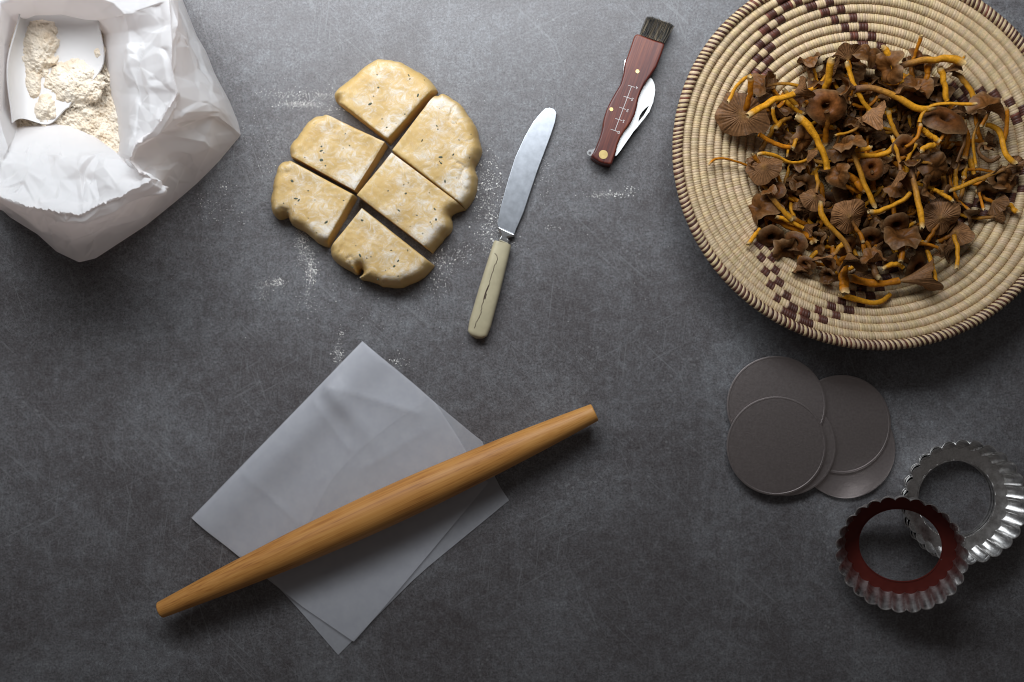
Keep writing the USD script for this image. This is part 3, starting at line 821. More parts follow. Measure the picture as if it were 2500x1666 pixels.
r2 = np.random.default_rng(5)
for i in range(620):
    a = r2.uniform(0, 1); zz = r2.uniform(0.0035, 0.0165)
    x0 = np.array([602, 246]) + (np.array([826, 318]) - [602, 246]) * a
    x1 = np.array([682, 74]) + (np.array([905, 158]) - [682, 74]) * a + r2.normal(0, [9, 7])
    if a < 0.12:
        x1 = x1 + [-18 * r2.uniform(0, 1), 25 * r2.uniform(0, 1)]
    mid = (x0 + x1) / 2 + r2.normal(0, 5, 2)
    p = [P(1400 + 0.268 * q[0], 20 + 0.268 * q[1], zz + dz_) for q, dz_ in ((x0, 0), (mid, r2.normal(0, .0004)), (x1, r2.normal(0, 0.0009)))]
    v, f = tube(spline(p, 5), np.linspace(0.00026, 0.00016, 5), 3, caps=False)
    col = np.array([(0.05, 0.045, 0.04), (0.16, 0.12, 0.075), (0.34, 0.27, 0.17), (0.025, 0.024, 0.022)][r2.choice(4, p=[.35, .27, .16, .22])])
    bris_v.append(v); bris_f.append(f + nb); nb += len(v); bris_c.append(np.tile(col, (len(v), 1)))
obj(mk, "bristles", (np.vstack(bris_v), np.vstack(bris_f)), MAT["bristle"], smooth=True, col=np.vstack(bris_c), kind="stuff")

# ------------------------------------------------------------------ folded baking paper and rolling pin
rz = lambda x, y: (360 + 0.5292 * x, 800 + 0.5292 * y)


def paper_layer(corners, z, seed, fold=None, serr=None, lift=None):
    """A sheet with thickness; slight waves; corner polygon in layout-zoom coordinates."""
    base = np.array([P(*rz(*q), z)[:2] for q in corners])
    poly = Polygon(base)
    ring = []
    L = poly.exterior
    nR = int(L.length / 0.0022)
    rr = np.array([L.interpolate(t, normalized=True).coords[0] for t in np.linspace(0, 1, nR, endpoint=False)])
    if serr is not None:
        ln = LineString([P(*rz(*q), z)[:2] for q in serr])
        s = shapely.line_locate_point(ln, shapely.points(rr)); near = shapely.distance(ln, shapely.points(rr)) < 5e-4
        a, b = np.array(ln.coords[0]), np.array(ln.coords[-1]); t = (b - a) / np.linalg.norm(b - a)
        rr = rr + np.where(near, ((np.arange(nR) % 2) - 0.5) * 0.0011, 0)[:, None] * np.array([t[1], -t[0]])
    rr = np.vstack([rr, base])
    x0, y0, x1, y1 = poly.bounds
    gx, gy = np.meshgrid(np.arange(x0, x1, 0.0028), np.arange(y0, y1, 0.0028))
    gp = np.c_[gx.ravel(), gy.ravel()]
    gp = gp[shapely.contains(poly.buffer(-0.0022), shapely.points(gp))]
    pts = np.vstack([rr, gp])
    T = Delaunay(pts); cen = pts[T.simplices].mean(1)
    F = T.simplices[shapely.contains(poly.buffer(4e-4), shapely.points(cen))]
    a, b, c = (pts[F[:, k]] for k in range(3))
    ar = (b[:, 0] - a[:, 0]) * (c[:, 1] - a[:, 1]) - (b[:, 1] - a[:, 1]) * (c[:, 0] - a[:, 0])
    F = np.where(ar[:, None] < 0, F[:, ::-1], F)
    F = F[np.abs(ar) > 1e-10]
    p3 = np.c_[pts, np.zeros(len(pts))]
    h = z + 0.0010 * fbm(p3 * 14, 2, seed) + 0.0007 * np.abs(fbm(p3 * 22, 2, seed + 9) - 0.5)
    if lift is not None:
        h = h + lift(pts)
    return (np.c_[pts, h], F)


def raw(q):
    return P(*rz(*q), 0)[:2]


pa = thing("baking_paper", "folded sheet of greyish translucent baking paper under the rolling pin", "baking paper", P(855, 1200, 0))
tp, lf = raw((992, 62)), raw((203, 877))
foldline = LineString([tp, lf])


def lift_top(pts):
    d = shapely.distance(foldline, shapely.points(pts))
    s = shapely.line_locate_point(foldline, shapely.points(pts)) / foldline.length
    puff = 0.0075 * np.exp(-((d - 0.020) / 0.020) ** 2) * np.clip(1.15 - abs(s - 0.42) * 1.3, 0, 1)
    q = raw((860, 290))
    dent = 0.006 * np.exp(-(((pts[:, 0] - q[0]) * 0.8 + (pts[:, 1] - q[1]) * 0.6) / 0.010) ** 2 - (((pts[:, 0] - q[0]) * -0.6 + (pts[:, 1] - q[1]) * 0.8) / 0.05) ** 2)
    for (p0, p1, amp, wd) in (((800, 255), (1245, 392), 0.0026, 0.010), ((772, 335), (930, 560), 0.0012, 0.004), ((420, 640), (700, 900), 0.0010, 0.005), ((1010, 640), (1290, 470), 0.0008, 0.004), ((840, 1180), (1090, 1010), 0.0010, 0.006)):
        ln = LineString([raw(p0), raw(p1)])
        dl = shapely.distance(ln, shapely.points(pts))
        dent = dent + amp * np.exp(-dl / wd) * np.clip(d / 0.008, 0, 1)
    return puff * np.clip(d / 0.006, 0, 1) + dent * np.clip(d / 0.01, 0, 1)


obj(pa, "under_layer", paper_layer([(992, 66), (1240, 272), (1400, 410), (1545, 525), (1612, 712), (1668, 797), (1250, 1140), (880, 1510), (700, 1300), (560, 1150), (206, 880)], 0.0006, 1), MAT["parchment"], smooth=True)
obj(pa, "middle_layer", paper_layer([(990, 70), (1240, 275), (1290, 335), (1130, 440), (960, 580), (850, 700), (700, 980), (590, 1060), (420, 1052), (208, 884)], 0.0017, 2), MAT["parchment"], smooth=True)
obj(pa, "upper_layer", paper_layer([(992, 62), (1240, 268), (1330, 348), (1440, 520), (1500, 620), (1570, 715), (1260, 1090), (1100, 1280), (950, 1447), (720, 1290), (560, 1165), (420, 1055), (203, 877)], 0.0029, 3,
                                   serr=[(1570, 715), (950, 1447)], lift=lift_top), MAT["parchment"], smooth=True)


def lathe_pin():
    zc = 0.0243
    a, b = P(*rz(58, 1304), zc), P(*rz(2064, 391), zc)
    k = 40
    s = np.unique(np.r_[np.linspace(0, 1, 120), 0.0003, 0.0008, 0.0015, 0.0025, 0.0036, 0.9997, 0.9992, 0.9985, 0.9975, 0.9964]); n = len(s)
    rad = np.interp(s, [0, 0.15, 0.3, 0.45, 0.52, 0.6, 0.75, 0.88, 1.0], [0.0086, 0.0139, 0.0178, 0.0198, 0.0199, 0.0196, 0.0171, 0.0137, 0.0094])
    u_ = np.linspace(0, 1, 400); ru = np.interp(u_, s, rad); ru = np.convolve(np.pad(ru, 20, mode="reflect", reflect_type="odd"), np.ones(41) / 41, "valid"); rad = np.interp(s, u_, ru)
    L = np.linalg.norm(b - a)
    e = np.minimum(s, 1 - s) * L
    cut = 0.0014
    rad = np.where(e < cut, rad - cut + np.sqrt(np.maximum(cut ** 2 - (cut - e) ** 2, 0)) * 1.0, rad)
    # extra rings near the ends for the rounding
    ss = np.r_[0, 0.0008, 0.002, 0.0035]
    ax = (b - a) / L; side = np.array([ax[1], -ax[0], 0]); upv = np.cross(side, ax)
    ang = np.arange(k) * 2 * np.pi / k
    V = []
    for i in range(n):
        c = a + (b - a) * s[i]
        V.append(c + rad[i] * (np.cos(ang)[:, None] * side + np.sin(ang)[:, None] * upv))
    V = np.vstack(V + [a[None] - ax * 0.0002, b[None] + ax * 0.0002])
    f = tri(grid_faces(n, k, wrap_v=True)); j = np.arange(k)
    f = np.vstack([f, np.c_[j, (j + 1) % k, np.full(k, n * k)], np.c_[(n - 1) * k + (j + 1) % k, (n - 1) * k + j, np.full(k, n * k + 1)]])
    m = trimesh.Trimesh(V, f, process=False); trimesh.repair.fix_normals(m)
    return m


rp = obj("/World", "rolling_pin", lathe_pin(), MAT["pin"], smooth=40)
tag(stage.GetPrimAtPath(rp), "tapered honey-coloured wooden rolling pin lying across the baking paper", "rolling pin")

# ------------------------------------------------------------------ loose tin bottoms
def disc_mesh(cx, cy, z, tilt=(0, 0), dish=0.0, r=0.0517):
    rings = np.array([0, 0.3, 0.6, 0.85, 0.955, 0.965, 0.985, 1.0, 1.0])
    zz = np.array([0, 0, 0, 0, 0, 0.00019, 0.00019, 0.0, -0.0006])
    k = 96; ang = np.arange(k) * 2 * np.pi / k
    c = P(cx, cy, z)
    V = []
    for q, h in zip(rings, zz):
        x, y = r * q * np.cos(ang), r * q * np.sin(ang)
        V.append(np.c_[c[0] + x, c[1] + y, c[2] + 0.0008 + h + x * tilt[0] + y * tilt[1] + dish * q ** 2])
    V = np.vstack(V)
    return V, tri(grid_faces(len(rings), k, wrap_v=True))[:, ::1]


for cx, cy, z, tl, dish, lab in (
        (2063, 1096, 0.0003, (0, 0), 0.0030, "round metal tin base lowest at the right, its curved edge catching light"),
        (2054, 1036, 0.0042, (0, 0.004), 0.0, "round metal tin base at the right, nearest the basket, partly covering another"),
        (1919, 1090, 0.0066, (0.03, 0), 0.0, "round metal tin base showing only a crescent behind the front one"),
        (1895, 990, 0.0084, (0.015, -0.012), 0.0, "round metal tin base at the upper left of the five"),
        (1895, 1089, 0.0106, (0.02, 0.01), 0.0, "round metal tin base lying whole on top of the others")):
    m = trimesh.Trimesh(*disc_mesh(cx, cy, z, tl, dish), process=False)
    trimesh.repair.fix_normals(m)
    if m.face_normals[:, 2].mean() < 0:
        m.invert()
    q = obj("/World", "tin_base", m, MAT["disc"], smooth=20)
    tag(stage.GetPrimAtPath(q), lab, "tin base")

# ------------------------------------------------------------------ fluted tart rings
NF = 26


def ring_wall(h=0.0245, n=NF, r0=0.0520, r1=0.0588, amp=0.0034):
    k = n * 12; ang = np.arange(k) * 2 * np.pi / k
    sc_ = np.abs(np.sin(n * ang / 2)) ** 0.75
    prof = [(r0, 0.0, .75), (r0 + (r1 - r0) * 0.25, h * 0.25, .9), (r0 + (r1 - r0) * 0.55, h * 0.55, 1), (r1 - 0.0006, h * 0.92, 1.05), (r1 + 0.0003, h, 1.08),
            (r1 + 0.0010, h + 0.0001, 1.08), (r1 + 0.0011, h - 0.0005, 1.08), (r1 + 0.0001, h * 0.9, 1.05), (r0 + (r1 - r0) * 0.25 + 0.0006, h * 0.25, .9), (r0 + 0.0006, -0.0004, .75)]
    V = [np.c_[(r + amp * s * sc_) * np.cos(ang), (r + amp * s * sc_) * np.sin(ang), np.full(k, z)] for r, z, s in prof]
    return np.vstack(V), tri(grid_faces(len(prof), k, wrap_v=True))


def ring_flange(n=NF, r0=0.0520, hole=0.0400, amp=0.0034):
    k = n * 12; ang = np.arange(k) * 2 * np.pi / k
    ro = r0 + amp * .75 * np.abs(np.sin(n * ang / 2)) ** 0.75
    prof = [(ro, 0.0001), (np.full(k, hole + 0.0014), 0.0001), (np.full(k, hole + 0.0008), 0.0007), (np.full(k, hole), 0.0006), (np.full(k, hole), -0.0006), (ro, -0.0005)]
    V = [np.c_[r * np.cos(ang), r * np.sin(ang), np.full(k, z)] for r, z in prof]
    return np.vstack(V), tri(grid_faces(len(prof), k, wrap_v=True))


def place_ring(loc, tilt, rotz, label, flange_mat, group=None):
    w, f1 = ring_wall(); g, f2 = ring_flange()
    R = trimesh.transformations.rotation_matrix(rotz, [0, 0, 1])[:3, :3]
    if np.ndim(tilt) == 2:
        R = tilt[:3, :3] @ R
    t = thing("tart_ring", label, "tart tin", loc, group)
    for nm, (v, f), mt in (("fluted_wall", (w, f1), MAT["steel"]), ("flange", (g, f2), flange_mat)):
        m = trimesh.Trimesh(v @ R.T + np.array(loc), f, process=False); trimesh.repair.fix_normals(m)
        obj(t, nm, m, mt, smooth=38)


for i in range(4):
    z = 0.0006 + i * 0.0028
    c = P(2333 + (i % 2) * 1.5, 1219 - (i % 3), 0.0006 + 3 * 0.0028)
    lab = ["fluted metal tart ring at the bottom of the stack of four", "second fluted tart ring from the bottom of the stack", "third fluted tart ring up, just under the top one",
           "topmost fluted metal tart ring of the stack, open in the middle"][i]
    place_ring((c[0], c[1], z), (0, 0), 0.02 * i, lab, MAT["steel"])
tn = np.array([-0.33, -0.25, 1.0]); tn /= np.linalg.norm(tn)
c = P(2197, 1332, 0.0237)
place_ring(tuple(c), trimesh.geometry.align_vectors([0, 0, 1], tn), 0.05, "fluted tart ring with a red reflection painted on its flange, leaning on the stack of rings", MAT["red_reflection"])

# ------------------------------------------------------------------ coiled basket
BC = P(2086, 407, 0.0)
BA, BB, BTH = 0.2015, 0.1905, math.radians(-25.1)      # half axes, turn of the long one
BZ = 0.050
COIL = 0.0095


def floor_z(r):
    return BZ * np.clip(r, 0, 1.1) ** 2.1 + 0.0055


def basket_xy(rn, ang):
    """Point at relative radius rn, true angle ang (radians)."""
    c, s = np.cos(ang - BTH), np.sin(ang - BTH)
    x, y = rn * BA * c, rn * BB * s
    return BC[0] + x * math.cos(BTH) - y * math.sin(BTH), BC[1] + x * math.sin(BTH) + y * math.cos(BTH)


def basket_r(x, y):
    dx, dy = x - BC[0], y - BC[1]
    u, v = dx * math.cos(BTH) + dy * math.sin(BTH), -dx * math.sin(BTH) + dy * math.cos(BTH)
    return np.hypot(u / BA, v / BB)


# rows from the rim inwards, equally spaced along the slope
rows, rr_ = [], 1.0 - 0.0045 / BA
while rr_ > 0.03:
    rows.append(rr_)
    sl = (floor_z(rr_ + .005) - floor_z(rr_ - .005)) / (.01 * BA)
    rr_ -= COIL / math.hypot(1, sl) / (0.5 * (BA + BB)) * (0.97 if len(rows) > 1 else 1.02)
APEX = [7.0, 115.0, 245.0]
LIGHT = np.array([0.62, 0.465, 0.285]); DARK = np.array([0.082, 0.030, 0.020])
bas = thing("coiled_basket", "shallow round coiled straw basket with brown chevrons, holding the mushrooms", "basket", (BC[0], BC[1], 0))
core_parts, rim_st, other = [], [], []
rs = np.random.default_rng(21)
for k, rn in enumerate(rows):
    rad = COIL * (0.56 if k == 0 else 0.54)
    ang = np.linspace(0, 2 * np.pi, 160, endpoint=False)
    z = floor_z(rn) * np.ones(160)
    x, y = basket_xy(rn, ang)
    # core
    m = 8; ph = np.arange(m) * 2 * np.pi / m
    rad_dir = np.stack(basket_xy(rn + 0.01, ang), -1) - np.stack([x, y], -1); rad_dir /= np.linalg.norm(rad_dir, axis=1, keepdims=True)
    V = np.stack([x[:, None] + rad * .86 * np.cos(ph) * rad_dir[:, :1], y[:, None] + rad * .86 * np.cos(ph) * rad_dir[:, 1:], z[:, None] + rad * .86 * np.sin(ph) * np.ones((160, 1))], -1)
    core_parts.append((V.reshape(-1, 3), tri(grid_faces(160, m, wrap_u=True, wrap_v=True))))
    circ = 2 * np.pi * rn * 0.5 * (BA + BB)
    pitch = 0.00262 if k else 0.00245
    n = max(10, int(circ / pitch))
    edges = np.cumsum(rs.uniform(0.75, 1.25, n)) ; edges = np.r_[0, edges] / edges[-1] * 2 * np.pi
    sl = math.atan((floor_z(rn + .005) - floor_z(rn - .005)) / (.01 * BA))
    for j in range(n):
        t0, t1 = edges[j], edges[j + 1]
        tm = math.degrees((t0 + t1) / 2) % 360
        if k == 0:
            dark = (j // 1) % 2 == 0
            w = 1.0
            t0, t1 = (t0 - 0.0004, t1 + 0.0004) if not dark else (t0 + 0.0004, t1 - 0.0004)
        else:
            dark = False
            for a in APEX:
                for sgn in (-1, 1):
                    d = (tm - (a + sgn * 4.2 * (k - 0.8)) + 180) % 360 - 180
                    bw = 3.1 * 0.86 / max(rn, 0.3)
                    if 0.5 * bw < abs(d) < 1.5 * bw and k < 11 and k > 0:
                        dark = True
        base = DARK * rs.uniform(0.75, 1.35) * (np.array([1.9, 1.7, 1.6]) if rs.uniform() < 0.10 else 1) if dark else LIGHT * rs.uniform(0.82, 1.10) * np.array([1, rs.uniform(.96, 1.02), rs.uniform(.88, 1.04)])
        ts = np.array([t0, t0 + (t1 - t0) * 0.22, t0 + (t1 - t0) * 0.5, t0 + (t1 - t0) * 0.78, t1])
        bul = np.array([0.94, 0.995, 1.01, 0.995, 0.94])
        if k == 0:
            phs = np.radians(np.linspace(-150, 190, 11)); skew = 0.010
        else:
            phs = np.radians(np.linspace(-35, 205, 8)) + 0; skew = 0.004
        tt = ts[:, None] + skew * np.cos(phs)[None]
        x, y = basket_xy(rn, tt)
        ox, oy = basket_xy(rn + 0.01, tt)
        dx, dy = ox - x, oy - y; L = np.hypot(dx, dy); dx, dy = dx / L, dy / L
        rj = rad * rs.uniform(0.97, 1.035)
        # section in the plane (radial, up), turned with the slope
        cr, cu = np.cos(phs + sl) * rj, np.sin(phs + sl) * rj
        V = np.stack([x + dx * cr * bul[:, None], y + dy * cr * bul[:, None], floor_z(rn) + cu[None] * bul[:, None] * np.ones_like(x)], -1)
        rec = (V.reshape(-1, 3), tri(grid_faces(5, len(phs)))[:, ::-1], base)
        if k == 0:
            cx_, cy_ = V[2].mean(0)[:2]
            infr = abs(cx_) < 0.515 and abs(cy_) < 0.345
            rim_st.append((infr, rec, dark))
        else:
            other.append(rec)
cv, cf = join(core_parts)
obj(bas, "coil_core", (cv, cf), MAT["core"], smooth=True)
inn = [r for r in rim_st if r[0]][:300]
ids = {id(r) for r in inn}
rest = other + [r[1] for r in rim_st if id(r) not in ids]
for _, (v, f, c), dk in inn:
    obj(bas, "dark_stitch" if dk else "pale_stitch", (v, f), MAT["stitch"], smooth=True, col=np.tile(c, (len(v), 1)))
V, F = join([(v, f) for v, f, c in rest])
obj(bas, "stitching", (V, F), MAT["stitch"], smooth=True, col=np.vstack([np.tile(c, (len(v), 1)) for v, f, c in rest]), kind="stuff")

# ------------------------------------------------------------------ mushrooms
YEL = np.array([0.68, 0.295, 0.017]); ORA = np.array([0.54, 0.185, 0.010]); BRO = np.array([0.17, 0.080, 0.030]); PUR = np.array([0.20, 0.105, 0.065])
PALE = np.array([0.66, 0.47, 0.22])
TONE = {"y": (YEL, YEL * 0.8), "o": (ORA, ORA * 0.6), "b": (YEL * 0.75, BRO), "p": (YEL, PUR), "d": (ORA * 0.6, BRO * 0.7), "B": (BRO, BRO * .7)}


def stem_mesh(pts3, w, tone, seed, tips=True, hollow=False):
    n, k = 26, 12
    p = spline(pts3, n)
    r2 = np.random.default_rng(seed)
    s = np.linspace(0, 1, n)
    p = p + np.stack([(fbm(np.c_[s * 5 + 9 * a, s * 0, s * 0 + seed], 2, seed + a) - 0.5) for a in range(3)], -1) * w * np.array([0.38, 0.38, 0.2])
    rad = 0.5 * w * (0.92 + 0.30 * (fbm(np.c_[s * 4, s * 0 + seed, s * 0], 2, seed) - 0.5) - 0.10 * s)
    rad[0] *= 0.85
    t = np.gradient(p, axis=0); t /= np.linalg.norm(t, axis=1, keepdims=True) + 1e-12
    upv = np.array([0, 0, 1.0]) if np.abs(t[:, 2]).mean() < 0.75 else np.array([1.0, 0.2, 0])
    a = np.cross(t, upv); a /= np.linalg.norm(a, axis=1, keepdims=True) + 1e-12
    b = np.cross(a, t)
    ang = np.arange(k) * 2 * np.pi / k
    groove = 1 - 0.16 * np.exp(-((ang - r2.uniform(0.6, 2.4)) / 0.45) ** 2)[None] * np.clip(s * 3, 0, 1)[:, None] + 0.10 * np.cos(2 * ang + r2.uniform(0, 6))[None]
    rr = rad[:, None] * groove
    v = p[:, None] + (rr * np.cos(ang))[..., None] * a[:, None] + (rr * np.sin(ang))[..., None] * b[:, None]
    # ragged, slightly open cut end
    v[0] -= t[0] * (r2.uniform(0, 0.9, k) * w * 0.55)[:, None]
    c0, c1 = TONE[tone]
    mixv = np.clip((s - 0.25) / 0.75, 0, 1) ** 1.3
    col = c0[None] * (1 - mixv[:, None]) + c1[None] * mixv[:, None]
    col = col[:, None] * (0.86 + 0.4 * (fbm(np.stack([s[:, None] * 7 + 0 * ang, np.cos(ang)[None] * 1.5 + 0 * s[:, None], np.sin(ang)[None] * 1.5 + seed + 0 * s[:, None]], -1), 2, seed) - 0.3))[..., None]
    col[0] = PALE * (0.9 if tone in "yop" else 0.55)
    col[1] = 0.5 * col[1] + 0.5 * col[0] * 0.8
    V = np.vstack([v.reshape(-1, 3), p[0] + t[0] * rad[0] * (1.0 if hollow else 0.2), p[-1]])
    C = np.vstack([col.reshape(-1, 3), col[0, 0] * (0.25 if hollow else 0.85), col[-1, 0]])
    f = tri(grid_faces(n, k, wrap_v=True)); j = np.arange(k)
    f = np.vstack([f, np.c_[j, (j + 1) % k, np.full(k, n * k)][:, ::-1], np.c_[(n - 1) * k + j, (n - 1) * k + (j + 1) % k, np.full(k, n * k + 1)]])
    return (V, f[:, ::-1]), C


def cap_meshes(center, nrm, R, depth, kind, seed, stemr):
    """Funnel cap: smooth top and ribbed underside as two meshes. nrm points out of the top; depth = length of the flare below."""
    r2 = np.random.default_rng(seed)
    nt, nr = 120, 13
    th = np.arange(nt) * 2 * np.pi / nt
    rho = np.linspace(0.0, 1, nr)[:, None]
    lob = [(m, r2.uniform(0, 6.28), a) for m, a in ((2, .10), (3, .10), (5, .045), (7, .03), (11, .022))]
    wav = sum(a * np.cos(m * th + ph) for m, ph, a in lob)[None]
    amp = {"gill": 0.7, "top": 0.3, "side": 1.0, "wavy": 1.5}[kind]
    wav = wav * (0.45 if kind == "top" else 1)
    rad = R * rho * (1 + 0.8 * wav * rho)
    ell = r2.uniform(0.82, 1.0)
    zw = R * amp * 1.25 * sum(a * np.cos(m * th + ph * 1.7 + 1) for m, ph, a in lob)[None] * rho ** 2
    curl = {"gill": 0.10, "top": 0.42, "side": 0.12, "wavy": 0.45}[kind]
    hole = {"gill": 0.35, "top": 0.95, "side": 0.9, "wavy": 0.6}[kind]
    zt = -depth * hole * np.exp(-(rho / 0.22) ** 2 * (1 if kind == "top" else 0.35)) - curl * R * np.clip(rho - 0.45, 0, 1) ** 2 * 2.0 + zw
    thick = (0.055 * R + 0.0006) * (1 - rho ** 3) + 0.0003
    fl = np.clip((1 - rho), 0, 1)
    zb = np.minimum(zt - thick, -depth * fl ** 2.0 - curl * R * np.clip(rho - 0.45, 0, 1) ** 2 * 2.0 + zw - thick)
    ng = int(np.clip(R / 0.00055, 20, 34))
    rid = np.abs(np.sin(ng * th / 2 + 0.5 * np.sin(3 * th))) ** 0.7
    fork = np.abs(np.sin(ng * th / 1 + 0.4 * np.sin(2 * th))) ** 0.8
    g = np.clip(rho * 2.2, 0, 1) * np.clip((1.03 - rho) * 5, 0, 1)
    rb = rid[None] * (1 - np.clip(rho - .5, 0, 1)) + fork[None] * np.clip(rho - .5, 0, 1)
    zb = zb - 0.060 * R * rb * g
    rbm = rad
    crump = lambda X, Y: R * amp * 0.16 * (fbm(np.stack([X / R * 2.2, Y / R * 2.2, 0 * X + seed], -1), 3, seed) - 0.5) * rho
    out = []
    n = np.asarray(nrm, float); n /= np.linalg.norm(n)
    a = np.cross(n, [0.3, 0.9, 0.2]); a /= np.linalg.norm(a); b = np.cross(n, a)
    top_c = {"gill": (0.100, 0.035, 0.008), "top": (0.110, 0.037, 0.009), "side": (0.085, 0.030, 0.007), "wavy": (0.105, 0.040, 0.010)}[kind]
    tv = r2.uniform(0.45, 1.0) if seed < 1000 + 7 * 215 else r2.uniform(0.7, 1.6)  # filler caps get darker colour, painting the deep shade in the heap's gaps
    bend = r2.uniform(-0.5, 0.9) if kind in ("side", "wavy") else (r2.uniform(-0.1, 0.3) if kind == "gill" else 0.0); ba = r2.uniform(0, np.pi)
    for which, rd, zz in (("cap", rad, zt), ("gills", rbm, zb)):
        X, Y = rd * np.cos(th)[None], rd * np.sin(th)[None] * ell
        Z = zz + crump(X, Y) + bend / R * (X * np.cos(ba) + Y * np.sin(ba)) ** 2
        V = np.asarray(center) + X[..., None] * a + Y[..., None] * b + Z[..., None] * n
        if which == "cap":
            c = np.array(top_c) * tv
            col = c * (0.72 + 0.75 * fbm(np.stack([X / R * 3, Y / R * 3, 0 * X], -1), 3, seed + 3))[..., None]
            col = col * np.where(rho < 0.2, 0.5, 1)[..., None]  # middle painted darker to stand for the shade inside the hole
            col = col * (1 - rho[..., None] ** 6) + rho[..., None] ** 6 * np.array([0.20, 0.110, 0.050])
        else:
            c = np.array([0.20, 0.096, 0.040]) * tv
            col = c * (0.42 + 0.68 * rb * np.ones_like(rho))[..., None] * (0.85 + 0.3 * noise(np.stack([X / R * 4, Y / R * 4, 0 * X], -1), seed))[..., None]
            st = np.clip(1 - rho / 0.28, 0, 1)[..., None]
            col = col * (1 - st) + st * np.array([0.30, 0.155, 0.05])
        f = tri(grid_faces(nr, nt, wrap_v=True))
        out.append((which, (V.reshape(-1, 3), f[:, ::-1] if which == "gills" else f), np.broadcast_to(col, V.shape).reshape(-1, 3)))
    return out


def fix_out(v, f, n, want):
    a = np.cross(v[f[:, 1]] - v[f[:, 0]], v[f[:, 2]] - v[f[:, 0]]).sum(0) @ n
    return f if a * want > 0 else f[:, ::-1]


Zx = lambda x, y: (1640 + 0.5485 * x, 0.5485 * y)
ZS = 0.5485 * S
PILE = np.array(P(*Zx(870, 740), 0.03)[:2])


def zpos(x, y, lev):
    """Height for a stem at a spot: on the basket floor plus lev layers."""
    px, py = Zx(x, y)
    z = 0.03
    for _ in range(4):
        q = P(px, py, z)
        z = floor_z(basket_r(q[0], q[1])) + 0.0048 + 0.003 + lev * 0.0115
    return P(px, py, z)


count = [0]


def mushroom(label, lev, pts, w, tone, cap=None, group=None, dz=None, hollow=False):
    """pts: base to cap end, on the zoom grid. cap = (R, (nx, ny, nz), depth, kind)."""
    count[0] += 1
    seed = 1000 + count[0] * 7
    p3 = np.array([zpos(x, y, lev) for x, y in pts]) if pts else None
    wm = w * ZS * 0.82
    if p3 is not None:
        # keep a gentle chord rather than hugging the floor, lifted to clear it
        t = np.linspace(0, 1, len(p3))
        zz = p3[:, 2].copy()
        ch = zz[0] * (1 - t) + zz[-1] * t
        zn = np.maximum(ch, zz) if lev < 1.5 else 0.5 * (ch + np.maximum(zz, ch))
        if dz is not None:
            zn = zn + np.array(dz)
        for i, (x, y) in enumerate(pts):
            p3[i] = P(*Zx(x, y), zn[i])
    loc = p3.mean(0) if p3 is not None else zpos(cap[4][0], cap[4][1], lev)
    t = thing("mushroom", label, "mushroom", (loc[0], loc[1], loc[2]), group)
    if p3 is not None:
        m, c = stem_mesh(p3, wm, tone, seed, hollow=hollow)
        obj(t, "stem", m, MAT["mush"], smooth=True, col=c)
    if cap:
        R, nv, dep, kind = cap[:4]
        R, dep = R * ZS, dep * ZS
        n = np.array(nv, float); n /= np.linalg.norm(n)
        C = p3[-1] + n * dep * 0.92 if p3 is not None else loc
        if len(cap) > 4 and p3 is not None:
            C = P(*Zx(*cap[4]), p3[-1][2])
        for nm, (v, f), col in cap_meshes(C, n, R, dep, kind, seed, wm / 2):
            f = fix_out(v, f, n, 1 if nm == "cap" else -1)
            obj(t, nm, (v, f), MAT["mush"], smooth=True, col=col)


